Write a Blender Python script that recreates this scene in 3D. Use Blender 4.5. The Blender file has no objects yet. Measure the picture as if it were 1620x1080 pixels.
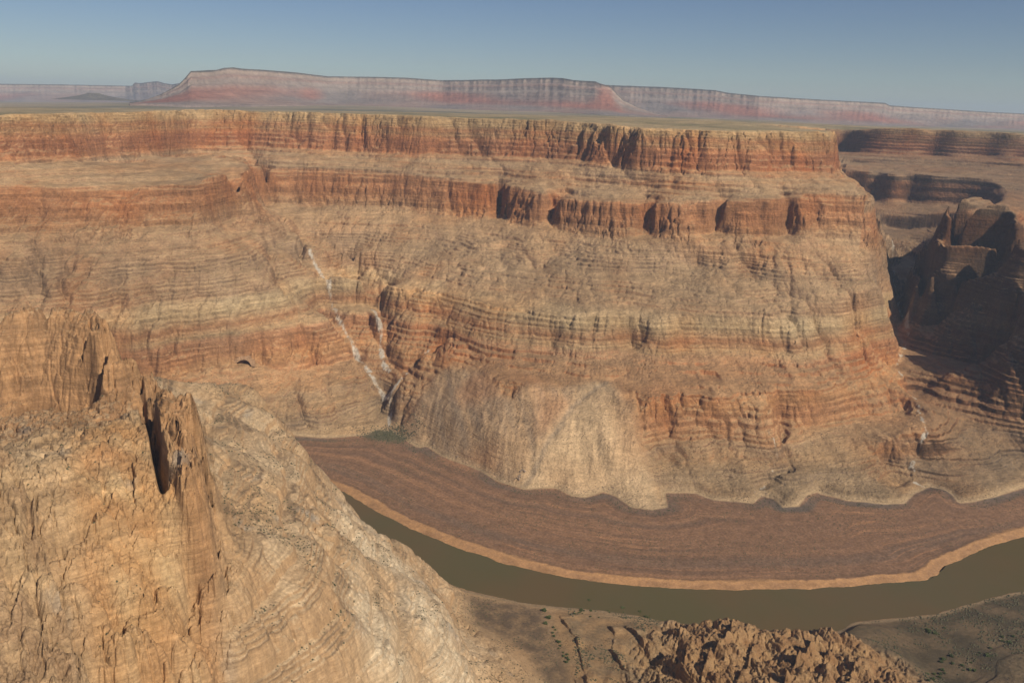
import bpy, math, random, time
import numpy as np
T0 = time.time()
scene = bpy.context.scene
COL = scene.collection

# ------------------------------------------------------------------ camera, sky, sun, exposure
F = 1403.0; H = 1150.0
ROLL = math.atan(44/1620.0)
PITCH = math.atan((540-172)*math.cos(ROLL)/F)
c_, s_ = math.cos(ROLL), math.sin(ROLL)
cp, sp = math.cos(PITCH), math.sin(PITCH)
import mathutils
cam_data = bpy.data.cameras.new("camera"); cam = bpy.data.objects.new("camera", cam_data); COL.objects.link(cam)
right = mathutils.Vector((c_, s_*sp, s_*cp)); up = mathutils.Vector((-s_, c_*sp, c_*cp)); back = mathutils.Vector((0, -cp, sp))
M = mathutils.Matrix.Identity(4)
for i in range(3):
    M[i][0] = right[i]; M[i][1] = up[i]; M[i][2] = back[i]
M[2][3] = H
cam.matrix_world = M
cam_data.sensor_width = 36; cam_data.lens = 36*F/1620
cam_data.clip_start = 1.0; cam_data.clip_end = 200000
scene.camera = cam

SUN_EL, SUN_AZ = 37.0, 136.0     # azimuth clockwise from +Y (view direction): sun behind the right shoulder
world = bpy.data.worlds.new("World"); scene.world = world; world.use_nodes = True
wn = world.node_tree; wn.nodes.clear()
sky = wn.nodes.new("ShaderNodeTexSky"); sky.sky_type = 'NISHITA'; sky.sun_disc = False
sky.sun_elevation = math.radians(SUN_EL); sky.sun_rotation = math.radians(SUN_AZ)
sky.altitude = 1200; sky.air_density = 1.0; sky.dust_density = 0.5; sky.ozone_density = 3.0
bg = wn.nodes.new("ShaderNodeBackground"); bg.inputs[1].default_value = 0.06
wo = wn.nodes.new("ShaderNodeOutputWorld")
hs_ = wn.nodes.new('ShaderNodeHueSaturation'); hs_.inputs['Hue'].default_value = .514; hs_.inputs['Saturation'].default_value = 1.12; hs_.inputs['Value'].default_value = .84
wn.links.new(sky.outputs[0], hs_.inputs['Color']); wn.links.new(hs_.outputs[0], bg.inputs[0]); wn.links.new(bg.outputs[0], wo.inputs[0])
sd = bpy.data.lights.new("sun", 'SUN'); sd.energy = 4.4; sd.angle = math.radians(0.53); sd.color = (1.0, 0.91, 0.77)
sun = bpy.data.objects.new("sun", sd); COL.objects.link(sun)
az, el = math.radians(SUN_AZ), math.radians(SUN_EL)
sdir = mathutils.Vector((math.sin(az)*math.cos(el), math.cos(az)*math.cos(el), math.sin(el)))
sun.rotation_euler = sdir.to_track_quat('Z', 'Y').to_euler()
sun.location = sdir*5000
vs = scene.view_settings
vs.view_transform = 'Standard'; vs.look = 'None'; vs.gamma = 1; vs.exposure = 0.2
vs.use_curve_mapping = False
scene.cycles.max_bounces = 4; scene.cycles.volume_bounces = 1; scene.cycles.diffuse_bounces = 2
scene.cycles.use_denoising = True

# ------------------------------------------------------------------ noise
rng = np.random.default_rng(11)
TS = 512
ANG = rng.random((TS, TS))*2*np.pi
GX = np.cos(ANG).astype(np.float32).ravel(); GY = np.sin(ANG).astype(np.float32).ravel()
def _gn(x, y, seed):
    xf = np.floor(x); yf = np.floor(y)
    fx = (x-xf).astype(np.float32); fy = (y-yf).astype(np.float32)
    xi = xf.astype(np.int32)+seed*57; yi = yf.astype(np.int32)+seed*131
    x0 = (xi & 511)*512; x1 = ((xi+1) & 511)*512; y0 = yi & 511; y1 = (yi+1) & 511
    u = fx*fx*fx*(fx*(fx*6-15)+10); v = fy*fy*fy*(fy*(fy*6-15)+10)
    a = x0+y0; n00 = GX[a]*fx+GY[a]*fy
    a = x1+y0; n10 = GX[a]*(fx-1)+GY[a]*fy
    a = x0+y1; n01 = GX[a]*fx+GY[a]*(fy-1)
    a = x1+y1; n11 = GX[a]*(fx-1)+GY[a]*(fy-1)
    r0 = n00+u*(n10-n00); r1 = n01+u*(n11-n01)
    return (r0+v*(r1-r0))*1.5
def gn(x, y, lx, ly=None, seed=0):
    """gradient noise in about -1..1, wavelengths in metres"""
    ly = ly or lx
    sh = np.shape(x)
    x = np.asarray(x, np.float32).ravel(); y = np.asarray(y, np.float32).ravel()
    out = np.empty(x.shape, np.float32)
    ca, sa = math.cos(.37*seed), math.sin(.37*seed)
    iso = (lx == ly)
    for i in range(0, x.size, 400000):
        X = x[i:i+400000]; Y = y[i:i+400000]
        if iso: X, Y = X*ca-Y*sa, X*sa+Y*ca
        out[i:i+400000] = _gn(X/lx+17.3*seed, Y/ly-9.1*seed, seed)
    return out.reshape(sh)
def blocks(x, y, lx, ly, seed, m):
    """fractured blocks: random value of the nearest cell and the gap to the next one, where m is set"""
    v = np.zeros(np.shape(x), np.float32); g = np.ones(np.shape(x), np.float32)
    if not m.any(): return v, g
    X = (x[m]/lx+seed*3.1).astype(np.float32); Y = (y[m]/ly-seed*1.7).astype(np.float32)
    xi = np.floor(X).astype(np.int32); yi = np.floor(Y).astype(np.int32)
    f1 = np.full(X.shape, 9, np.float32); f2 = f1.copy(); rv = np.zeros_like(f1)
    for i in (-1, 0, 1):
        for j in (-1, 0, 1):
            a = ((xi+i+seed*31) & 511)*512+((yi+j+seed*17) & 511)
            d = (xi+i+.5+.42*GX[a]-X)**2+(yi+j+.5+.42*GY[a]-Y)**2
            n = d < f1; f2 = np.where(n, f1, np.minimum(f2, d)); rv = np.where(n, GX[(a*7+13) & 262143], rv); f1 = np.where(n, d, f1)
    v[m] = rv; g[m] = np.sqrt(f2)-np.sqrt(f1)
    return v, g
def fbm(x, y, l, n=3, seed=0, g=0.5):
    o = 0; a = 1
    for k in range(n):
        o = o+a*gn(x, y, l/2.03**k, seed=seed+k); a *= g
    return o
def ss(x, a, b):
    t = np.clip((x-a)/(b-a), 0, 1); return t*t*(3-2*t)

# ------------------------------------------------------------------ survey: photo points -> plan points
def ray(px, py):
    a = (px-810)/F; b = (540-py)/F
    u = a*c_-b*s_; v = a*s_+b*c_
    return u, cp+v*sp, -sp+v*cp
def P(t, z=None):
    if t[0] == 'r':
        x, y, w = ray(t[1], t[2]); k = t[3]/math.hypot(x, y); return (x*k, y*k, H+w*k)
    if t[0] == 'h':
        x, y, w = ray(t[1], 300); k = t[2]/math.hypot(x, y); return (x*k, y*k, t[3])
    if t[0] == 'w':
        return t[1:]
    if len(t) == 3: z = t[2]
    x, y, w = ray(t[0], t[1]); k = (z-H)/w
    return (x*k, y*k, z)
def PL(pts, z=None): return np.array([P(t, z) for t in pts], float)

RIM = PL([('r',-350,186,4250),('r',0,181,4250),('r',100,179,4500),('r',150,178,4800),('r',275,175,5150),('r',300,173,5450),('r',335,172,5500),('r',420,176,5450),
    ('r',560,179,5150),('r',690,184,4950),('r',705,185,5080),('r',730,185,4980),('r',850,188,4860),('r',900,190,4780),('r',935,193,4700),('r',948,196,4600),('r',958,196,4640),('r',972,198,4500),('r',990,200,4460),('r',1000,201,4500),('r',1012,203,4360),('r',1130,206,4320),('r',1200,207,4450),('r',1300,208,4620),('r',1320,209,4680),
    ('h',1316,5000,1085),('h',1280,5200,1085),('h',1200,5400,1090),('h',1160,6600,1090),('h',1200,7500,1090),('r',1338,206,7600),('r',1360,204,7380),('r',1395,202,7250),('r',1450,203,7200),('r',1475,205,7330),('r',1510,206,7180),('r',1560,208,7200),('r',1600,210,7090),('r',1620,212,7250),('r',1750,218,7300),('r',1950,228,7000)])
def RL(pts, tab):
    """(px,row) points at the distances tab gives for their column; 3- and 4-tuples pass through"""
    tx = [p[0] for p in tab]; tr = [p[1] for p in tab]
    return [('r', p[0], p[1], float(np.interp(p[0], tx, tr))) if len(p) == 2 else p for p in pts]
R_C1 = [(-350,4110),(0,4110),(100,4330),(150,4600),(275,4950),(300,5250),(335,5300),(420,5280),(560,5010),(690,4810),(705,4900),(730,4840),(850,4720),(900,4640),(935,4560),(948,4460),(958,4500),(972,4360),(990,4320),(1000,4360),(1012,4220),(1130,4180),(1200,4310),(1300,4480),(1330,4560)]
C1B = PL(RL([(-350,242),(0,241),(60,240),(110,236),(150,232),(230,231),(300,230),(330,228),(345,226),(400,232),(500,236),(560,240),(640,243),(692,246),(700,240),(730,246),(860,250),(930,252),(950,255),(985,269),(1060,268),(1130,271),(1200,270),(1260,268),(1330,268)], R_C1)+
    [('h',1334,4850,888),('h',1315,5150,888),('h',1265,5400,888),('h',1215,5600,888),('h',1200,6600,900),('h',1240,7200,900),('r',1338,240,7440),('r',1362,240,7210),('r',1395,239,7080),('r',1450,243,7040),('r',1475,245,7160),('r',1510,246,7010),('r',1560,248,7040),('r',1600,248,6930),('r',1620,250,7080),('r',1750,257,7100),('r',1950,266,6800)], 888)
R_RT = [(-350,3900),(0,3900),(200,3950),(310,3950),(350,4050),(385,4250),(402,4650),(440,4850),(560,4800),(690,4650),(760,4480),(850,4230),(900,4120),(960,4000),(1100,3950),(1180,4000),(1250,4080),(1340,4200),(1383,4230)]
RWT = PL(RL([(-350,300),(0,292),(20,290),(60,297),(100,293),(150,297),(195,300),(240,293),(310,290),(350,277),(385,266),(402,262),(410,260),(440,264),(500,264),(560,267),(600,268),(640,272),(690,276),(700,280),(760,290),('r',776,289,4470),('r',784,284,4640),('r',792,291,4440),(850,303),('r',858,302,4200),('r',865,296,4360),('r',874,305,4180),(900,312),(960,318),(1010,320),('r',1020,316,4080),('r',1030,320,3960),(1100,320),('r',1122,319,3950),('r',1131,314,4090),('r',1142,320,3970),(1180,316),('r',1228,313,4060),('r',1240,306,4190),('r',1252,311,4080),(1300,304),(1340,300),(1383,306)], R_RT)+
    [('h',1380,4850,768),('h',1360,5200,768),('h',1310,5500,768),('h',1240,5750,768),('h',1230,6300,768),('h',1290,6650,775),('r',1345,268,6650),('r',1372,270,6560),('r',1385,272,6600),('r',1400,274,6470),('r',1420,276,6420),('r',1434,275,6520),('r',1460,272,6440),('r',1478,277,6380),('r',1510,278,6360),('r',1540,279,6300),('r',1565,284,6240),('h',1592,6000,768),('h',1588,5300,768),('h',1575,4950,768),('r',1545,308,4700),('r',1508,312,4480),('r',1501,318,4370),('r',1525,323,4300),('r',1560,321,4330),('r',1590,319,4400),('r',1600,327,4350),('r',1620,345,4150),('r',1700,362,4000),('r',1950,385,3900)], 768)
R_RB = [(a, b-120) for a, b in R_RT]
RWB = PL(RL([(-350,372),(0,358),(60,356),(130,352),(200,355),(310,352),(345,357),(395,326),(412,316),(425,320),(480,330),(540,318),(600,325),(660,335),(720,342),(770,350),('r',784,338,4560),(795,350),(830,358),('r',860,360,4090),('r',867,346,4290),('r',877,366,4060),(930,375),(1000,378),('r',1024,366,3990),(1040,378),(1100,378),('r',1132,362,4010),(1150,378),(1200,378),('r',1240,362,4100),(1260,374),(1300,372),(1345,366),(1383,364),('r',1390,359,4400)], R_RB)+[
    ('h',1388,4900,615),('h',1370,5300,615),('h',1320,5650,615),('h',1265,5900,615),('h',1260,6200,615),('h',1300,6480,615),('r',1350,312,6520),('r',1372,316,6430),('r',1385,317,6460),('r',1400,320,6340),('r',1420,322,6290),('r',1434,320,6400),('r',1460,322,6310),('r',1478,324,6250),('r',1510,324,6230),('r',1540,326,6170),('h',1556,5900,610),('h',1560,5300,610),('h',1545,4980,610),('r',1505,348,4720),('r',1478,362,4440),('r',1480,378,4240),('r',1485,380,4330),('r',1497,384,4200),('r',1510,385,4200),('r',1540,376,4200),('r',1575,378,4190),('r',1595,368,4230),('r',1620,392,3950),('r',1700,410,3800),('r',1950,450,3600)], 618)
LINES = [RIM, C1B, RWT, RWB]
def add(pts, z=None): LINES.append(PL(pts, z))
def addr(pts, tab): LINES.append(PL(RL(pts, tab)))
# bench lip between the upper cliff and the red cliff
addr([(-350,262),(0,258),(60,262),(110,255),(150,262),(300,256),(345,246),(400,246),(560,254),(690,262),(760,272),(860,284),(930,292),(1000,296),(1100,296),(1200,292),(1330,284)], [(a, np.interp(a, [p[0] for p in R_C1], [p[1] for p in R_C1])*.5+b*.5) for a, b in R_RT])
addr([(-350,246),(0,246),(60,250),(110,244),(150,246),(300,242),(335,238)], [(a, b-45) for a, b in R_C1])
addr([(-350,257),(0,256),(60,259),(110,252),(150,258),(200,262),(300,251),(335,243)], [(a, b-58) for a, b in R_C1])
addr([(1345,250),(1400,250),(1450,252),(1500,255),(1560,256),(1620,259)], [(1345,7000),(1620,6800)])
addr([(1345,257),(1400,257),(1450,258),(1500,262),(1560,264),(1620,267)], [(1345,6975),(1620,6775)])
# lower bands of the far wall
addr([(-350,430),(0,420),(45,402),(60,430),(130,408),(250,405),(330,405),(400,400),(428,392),(448,374),('r',462,364,4400),(475,376),(500,388),(560,395),(640,400),(700,402),(800,412),(840,425),(900,425),(1000,432),(1080,430),('r',1090,418,3790),(1110,430),(1200,428),(1300,420),(1375,402),(1398,385),(1403,374)],
     [(-350,3600),(0,3600),(200,3640),(330,3680),(400,3760),(428,3950),(448,4200),(475,4200),(500,4150),(560,4250),(640,4150),(700,4050),(800,3880),(900,3700),(1100,3680),(1300,3850),(1375,3990),(1403,4400)])
addr([(-350,500),(0,480),(200,455),(300,452),(400,448),(455,446),(478,430),('r',492,414,4110),(502,428),(520,432),(600,450),(700,465),(800,480),(900,500),(960,496),(1000,505),(1100,495),(1200,490),(1300,480),(1370,455),(1400,440),(1409,422)],
     [(-350,3450),(0,3480),(300,3540),(400,3600),(455,3750),(478,3920),(502,3980),(520,3880),(600,3800),(700,3640),(800,3460),(900,3290),(1000,3270),(1100,3350),(1200,3450),(1300,3620),(1370,3800),(1400,4150),(1409,4400)])
addr([(-350,560),(100,520),(250,520),(330,520),(430,524),(500,520),(530,500),('r',538,498,3740),(555,495),('r',572,480,3900),(585,498),(600,515),(650,505),(700,530),(800,545),(900,560),(985,562),('r',995,552,3230),(1010,562),(1100,560),(1200,560),(1300,550),(1370,532),(1415,500)],
     [(-350,3330),(100,3360),(330,3400),(430,3440),(500,3490),(530,3600),(555,3650),(585,3640),(600,3620),(650,3560),(700,3400),(800,3240),(900,3170),(1000,3160),(1100,3220),(1200,3300),(1300,3460),(1370,3640),(1415,4000)])
add([(640,540),(700,560),(760,575),(790,600),(830,612),(850,598),(960,598),(985,618),(1030,632),(1100,628),(1200,622),(1300,615),(1370,590),(1410,572),(1427,550)], 230)
addr([(-350,620),(100,592),(250,590),(360,586),('r',372,578,3360),('r',400,579,3365),(412,588),(470,590),(520,583),(560,568)], [(-350,3250),(100,3280),(380,3320),(470,3340),(520,3400),(560,3500)])
add([(640,610),(700,645),(800,690),(860,697),(930,697),(1000,708),(1060,690),(1100,690),(1200,692),(1300,680),(1400,665),(1440,650)], 120)
addr([(390,602),(440,612),(490,618),(540,608),(565,598)], [(390,3265),(490,3240),(565,3330)])
addr([(400,626),(450,636),(500,641),(540,638),(560,640)], [(390,3185),(490,3160),(565,3180)])
add([(1080,768),(1150,776),(1185,780),(1215,768),(1245,788),(1262,784),(1295,764),(1340,777),(1400,784),(1430,779)], 30)
add([(1060,730),(1100,740),(1170,745),(1200,742),(1240,745),(1300,735),(1400,740),(1436,735)], 62)
# tributary washes (thalwegs)
TRIB = PL([('r',395,236,5350),('r',408,292,4900),('r',440,340,4560),('r',462,372,4420),('r',490,412,4120),('r',520,452,3900),('r',535,508,3720),('r',560,545,3560),('r',578,575,3460),('r',592,600,3370),('r',618,632,3240),(617,655,28),(615,680,12)])
TRIB2 = PL([('r',540,415,4350),('r',570,470,3950),('r',592,500,3760),('r',602,530,3620),('r',604,570,3460),('r',618,590,3380),('r',618,632,3240)])
TRIB3 = PL([('r',690,555,3430),('r',655,578,3370),('r',635,600,3300),('r',618,632,3240)])
TRIBR = PL([('h',1270,6050,540),('h',1330,5950,500),('h',1385,5750,460),('r',1408,392,5350),('r',1412,440,4780),('r',1420,490,4380),('r',1436,540,4020),('r',1418,580,3750),('r',1440,605,3560),('r',1455,640,3350),('r',1466,680,3170),('r',1442,712,3030),(1444,735,42),(1447,765,16),(1470,772,9)])
TRIBS = PL([(1238,668,130),(1215,712,75),(1228,735,50),(1218,760,25),(1202,780,10)])
LINES += [TRIB, TRIB2, TRIB3, TRIBR, TRIBS]
# side canyon, right of its wash
add([(1413,398),(1440,402),(1446,425),(1470,440),(1500,470),(1560,480),(1620,492),(1950,540)], 400)
addr([(1396,338),(1440,342),(1480,336),(1530,338)], [(1396,6130),(1530,5990)])
addr([(1400,358),(1440,366),(1480,360),(1530,360)], [(1400,6080),(1530,5940)])
add([('h',1430,5350,470),('h',1470,5300,500),('h',1530,5450,560)])
add([('h',1530,5150,560),('r',1490,380,4780),('r',1450,398,4600),('r',1444,410,4380),('r',1465,425,4170),('r',1530,432,4060),('r',1600,446,3860),('r',1620,455,3780),('r',1700,470,3600),('r',1950,520,3400)], 500)
add([(1424,470),(1470,520),(1540,520),(1620,530),(1950,580)], 305)
add([(1440,545),(1475,560),(1540,575),(1620,592),(1950,640)], 225)
add([(1450,625),(1480,650),(1540,665),(1620,680),(1950,720)], 125)
add([(1475,725),(1500,742),(1560,735),(1620,725),(1950,760)], 50)
add([(1490,768),(1518,788),(1570,776),(1620,758),(1750,722),(1950,690)], 24)
# toe of the far slopes
TOE = PL([('h',-350,2950,8),('h',100,2980,8),('h',300,2980,8),('h',400,2960,8),(465,690),(520,693),(580,688),(598,680),(615,683),(640,695),(662,708),(675,705),(700,722),(760,745),(790,762),(830,774),(880,772),(905,784),(925,787),(955,778),(975,785),(1000,802),(1030,806),(1055,802),(1050,780),(1100,782),(1130,791),(1190,796),(1205,785),(1225,790),(1240,803),(1262,801),(1275,786),(1292,780),(1340,792),(1400,798),(1430,796),(1445,781),(1470,770),(1500,779),(1516,797),(1535,795),(1570,787),(1620,771),(1750,735),(1950,700)], 8)
BANKF = PL([('h',-350,2700,0),('h',100,2740,0),('h',300,2740,0),('h',400,2750,0),(465,742),(515,768),(545,778),(560,787),(620,822),(700,857),(800,892),(900,914),(1000,926),(1100,932),(1200,932),(1300,930),(1400,922),(1465,917),(1482,908),(1492,897),(1530,879),(1570,863),(1620,848),(1700,825),(1950,760)], 0)
BANKN = PL([('h',-350,2400,0),('h',100,2430,0),('h',300,2450,0),('h',400,2450,0),(480,800),(520,822),(560,850),(620,872),(650,893),(700,920),(740,934),(790,945),(850,956),(900,961),(960,966),(1010,974),(1060,984),(1150,996),(1250,1003),(1320,1001),(1350,984),(1400,979),(1480,971),(1530,956),(1560,947),(1600,938),(1650,928),(1750,905),(1950,860)], 0)
LINES += [TOE]
t = BANKF.copy(); t[:, 2] = 3; LINES.append(t)
t = BANKN.copy(); t[:, 2] = 2; LINES.append(t)
# near left promontory
add([(-350,505),(0,492),(60,489),(110,482),(150,481),('r',175,489,1650),('r',196,506,1630),('r',208,530,1620),('r',216,552,1620),('r',230,598,1650)], 770)
add([('h',-350,1900,770),('h',0,1800,772),('h',120,1760,772),('h',150,1720,765)])
add([('h',-350,2200,610),('h',0,2050,600),('h',150,1960,600),('h',230,1850,600)])
add([(-350,655),(0,668),(60,652),(130,650),(190,657),(215,640),(228,612),(240,598)], 608)
add([(240,597,600),(300,600,560),(345,599,530),(390,602,503),(440,655,448),(455,690,425),(480,712,412),(492,728,400),(497,745,392),(520,790,340),(560,822,270),(600,845,212),(622,862,185),(650,885,150),(700,918,85),(735,935,40)])
add([(-350,830),(0,748),(60,735),(100,722),(180,690),(228,655),(245,640),(280,640),(300,655),(312,690),(330,735)], 682)
add([(-350,1170),(-100,1110),(0,1085),(100,1062),(160,1042),(250,962),(320,912),(352,893),(340,850),(330,825),(350,805),(352,775),(345,745)], 530)
add([(320,700,522),(340,685,520),(400,665,488),(440,655,460)])
add([(150,1150),(300,1085),(400,1010),(480,940),(492,880),(500,830),(490,780),(470,722),(452,680)], 445)
add([(250,1250),(400,1150),(500,1080),(555,1000),(560,930),(548,872),(527,803)], 345)
add([(450,1250),(560,1150),(640,1070),(650,980),(620,910),(577,836)], 250)
add([(600,1200),(700,1100),(730,1020),(705,965),(656,892)], 148)
add([(760,1200),(785,1110),(770,1050),(735,1000),(714,955)], 62)
add([(735,940,10),(745,985,10),(790,1010,12),(840,1040,13),(862,1080,15),(885,1200,20)])
add([('h',-350,760,580),('h',0,800,500),('h',300,800,400),('h',500,820,320),('h',700,950,220),('h',860,1150,90),('h',900,1200,60),('h',1200,1150,200),('h',1620,1250,170),('h',1950,1350,150)])
# near right bank: wash, tilted slabs, crag, dark flats
add([(870,958,6),(860,990,8),(880,1030,11),(900,1080,14),(925,1200,20)])
add([(885,953,8),(960,968,10),(1030,980,12)])
add([(940,1000,16),(1000,1030,26),(1010,1080,32)])
add([(1045,985,16),(1066,969,44),(1100,975,52),(1152,970,66),(1172,985,60),(1210,988,56),(1250,992,70),(1290,1000,64),(1330,1010,58),(1390,1022,52),(1440,1055,50),(1468,1082,50)])
add([(1060,1030,30),(1100,1035,58),(1200,1060,84),(1300,1065,90),(1400,1080,80)])
add([(1060,1080,40),(1150,1120,90),(1300,1150,115),(1450,1200,90)])
add([(1325,1003,8),(1345,985,16),(1365,984,17),(1400,1002,12),(1450,1035,10),(1480,1075,12)])
add([(1500,1000,10),(1560,1000,13),(1620,1000,20),(1950,950,50)])
add([(1500,1080,14),(1560,1070,22),(1620,1065,42),(1950,1060,90)])
# plateau behind the rim
def zrow(px, row, r): x, y, w = ray(px, row); return H+w*r/math.hypot(x, y)
for rr in (5900, 7000, 8200):
    add([('h', q, rr, zz) for q, zz in ((-350,1040),(0,1052),(300,1066),(600,1092),(900,1104),(1050,1105),(1120,1108))])
add([('r',960,190,5300),('r',1050,190,5300),('r',1130,192,5250),('r',1230,199,5250)])
add([('h', q, 8400, zz) for q, zz in ((1300,1085),(1450,1075),(1620,1068),(1950,1060))])

# ------------------------------------------------------------------ plan grid and smooth surface through the survey lines
X0, X1, Y0, Y1, G = -5600, 6400, 300, 9100, 12.5
NX, NY = int((X1-X0)/G), int((Y1-Y0)/G)
def densify(L, d):
    out = []
    for a, b in zip(L[:-1], L[1:]):
        n = max(1, int(math.hypot(*(b-a)[:2])/d)); k = np.arange(n)[:, None]/n
        out.append(a+(b-a)*k)
    out.append(L[-1:]); return np.concatenate(out)
PTS = np.concatenate([densify(L, G*.4) for L in LINES])
def solve():
    Z = None
    for lev in (32, 16, 8, 4, 2, 1):
        nx, ny = -(-NX//lev), -(-NY//lev); g = G*lev
        ix = ((PTS[:, 0]-X0)/g-.5).round().astype(int); iy = ((PTS[:, 1]-Y0)/g-.5).round().astype(int)
        ok = (ix >= 0)&(ix < nx)&(iy >= 0)&(iy < ny)
        idx = iy[ok]*nx+ix[ok]
        w = np.bincount(idx, minlength=nx*ny).reshape(ny, nx); s = np.bincount(idx, PTS[ok, 2], minlength=nx*ny).reshape(ny, nx)
        fix = w > 0; val = (s/np.maximum(w, 1)).astype(np.float32)
        if Z is None: Z = np.full((ny, nx), 500, np.float32)
        else:
            Z = np.repeat(np.repeat(Z, 2, 0), 2, 1)[:ny, :nx]
        Z = np.where(fix, val, Z)
        for it in range({32: 900, 16: 400, 8: 250, 4: 150, 2: 100, 1: 60}[lev]):
            p = np.pad(Z, 1, mode='edge')
            Z = np.where(fix, val, (p[2:, 1:-1]+p[:-2, 1:-1]+p[1:-1, 2:]+p[1:-1, :-2])*.25)
    return Z
BG = solve()
def blur(a, n):
    for _ in range(n):
        p = np.pad(a, 1, mode='edge'); a = (p[2:, 1:-1]+2*p[1:-1, 1:-1]+p[:-2, 1:-1])*.25
        p = np.pad(a, 1, mode='edge'); a = (p[1:-1, 2:]+2*p[1:-1, 1:-1]+p[1:-1, :-2])*.25
    return a
BG = blur(BG, 1)
def sample(A, x, y):
    fx = np.clip((x-X0)/G-.5, 0, NX-1.001); fy = np.clip((y-Y0)/G-.5, 0, NY-1.001)
    ix = fx.astype(np.int32); iy = fy.astype(np.int32); fx = (fx-ix).astype(np.float32); fy = (fy-iy).astype(np.float32)
    A = A.ravel(); a = iy*NX+ix
    return (A[a]*(1-fx)+A[a+1]*fx)*(1-fy)+(A[a+NX]*(1-fx)+A[a+NX+1]*fx)*fy
gxv = X0+(np.arange(NX)+.5)*G; gyv = Y0+(np.arange(NY)+.5)*G
GXX, GYY = np.meshgrid(gxv.astype(np.float32), gyv.astype(np.float32))
BB = blur(BG[::4, ::4][:NY//4+1], 14)
gy_, gx_ = np.gradient(BB, G*4)
gm = np.hypot(gx_, gy_)+0.02
def up4(a): 
    iy = np.linspace(0, a.shape[0]-1, NY); ix = np.linspace(0, a.shape[1]-1, NX)
    y0 = np.minimum(iy.astype(int), a.shape[0]-2); x0 = np.minimum(ix.astype(int), a.shape[1]-2)
    fy = (iy-y0)[:, None]; fx = (ix-x0)[None]
    return ((a[y0][:, x0]*(1-fx)+a[y0][:, x0+1]*fx)*(1-fy)+(a[y0+1][:, x0]*(1-fx)+a[y0+1][:, x0+1]*fx)*fy).astype(np.float32)
DX, DY = up4(-gx_/gm), up4(-gy_/gm)      # downhill direction, smoothed
def dist(L, maxd=400):
    """distance to polyline on the plan grid"""
    D = np.full((NY, NX), maxd, np.float32)
    for a, b in zip(L[:-1], L[1:]):
        i0 = int(max(0, (min(a[0], b[0])-maxd-X0)/G)); i1 = int(min(NX, (max(a[0], b[0])+maxd-X0)/G+2))
        j0 = int(max(0, (min(a[1], b[1])-maxd-Y0)/G)); j1 = int(min(NY, (max(a[1], b[1])+maxd-Y0)/G+2))
        if i1 <= i0 or j1 <= j0: continue
        x = GXX[j0:j1, i0:i1]-a[0]; y = GYY[j0:j1, i0:i1]-a[1]
        d = (b-a)[:2]; k = np.clip((x*d[0]+y*d[1])/(d@d+1e-6), 0, 1)
        D[j0:j1, i0:i1] = np.minimum(D[j0:j1, i0:i1], np.hypot(x-k*d[0], y-k*d[1]))
    return D
def inside(poly):
    m = np.zeros((NY, NX), bool)
    for a, b in zip(poly, np.roll(poly, -1, 0)):
        if a[1] == b[1]: continue
        c = (GYY > min(a[1], b[1]))&(GYY <= max(a[1], b[1]))
        xx = a[0]+(GYY-a[1])*(b[0]-a[0])/(b[1]-a[1])
        m ^= c&(GXX < xx)
    return m
far_pts = np.array([[9000, 1e5, 0], [-9000, 1e5, 0]])
def closed(L): return np.concatenate([L, [[30000, L[-1, 1]-300, 0], [30000, 1e5, 0], [-30000, 1e5, 0], [-30000, L[0, 1]-300, 0]]])
far_side = inside(closed(BANKF))
near_side = ~inside(closed(BANKN))
beyond_toe = inside(closed(TOE))
beyond_rim = inside(closed(RIM))
sgn = lambda m: np.where(m, 1, -1).astype(np.float32)
DF = dist(BANKF)*sgn(far_side)        # + on the floodplain side
DN = dist(BANKN)*sgn(near_side)       # + on the near land side
DT = dist(TOE)*sgn(beyond_toe)        # + on the slopes
DR = dist(RIM, 700)*sgn(beyond_rim)
def PM(pts, z, b=2): return blur(inside(PL(pts, z)).astype(np.float32), b)
M_FAN = np.maximum(blur(inside(np.array([P(q) for q in [(640,600,200),(700,570,225),(760,585,225),(800,618,220),(850,605,230),(880,610,225),(960,602,230),(990,630,215),(1012,690,130),(1040,760,60),(1062,806,8),(1030,830,6),(900,800,6),(780,775,6),(650,720,6),(630,660,60)]])).astype(np.float32), 3), 0)
M_FANP = blur(inside(np.array([P(q) for q in [(925,604,230),(965,602,230),(995,640,215),(1014,690,130),(1042,760,60),(1060,800,8),(1040,830,6),(900,810,6),(812,778,8),(850,722,70),(900,650,170)]])).astype(np.float32), 4)
M_WASH = PM([(735,938),(870,956),(866,990),(890,1040),(905,1080),(940,1200),(885,1200),(860,1080),(840,1040),(795,1008),(745,985)], 12)
M_SLAB = PM([(875,952),(1050,985),(1060,1080),(1050,1200),(950,1200),(905,1080),(870,1000)], 20)
M_CRAG = PM([(1000,1000),(1040,985),(1066,960),(1160,960),(1250,975),(1340,1000),(1420,1030),(1470,1080),(1520,1250),(960,1250),(985,1080),(1000,1040)], 50, 4)
M_CLIFFN = PM([(0,560),(0,480),(160,470),(225,540),(245,640),(290,630),(330,720),(355,800),(352,900),(160,1045),(0,1100),(-400,1200),(-400,700)], 620, 3)
M_FACE = PM([(120,770),(170,740),(235,740),(255,775),(300,805),(326,835),(350,900),(250,960),(170,1030),(120,900)], 600, 3)
M_BUTTE = PM([(-400,560),(0,520),(60,503),(150,492),(190,512),(216,560),(232,610),(200,645),(60,648),(0,662),(-400,660)], 690, 2)
M_DARKL = PM([(-400,880),(-50,850),(0,838),(60,890),(155,1045),(170,1120),(-400,1200)], 560, 2)
M_FIN = PM([(228,645),(250,636),(282,640),(300,655),(320,690),(340,740),(350,800),(326,832),(285,800),(250,750)], 620, 1)
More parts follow.
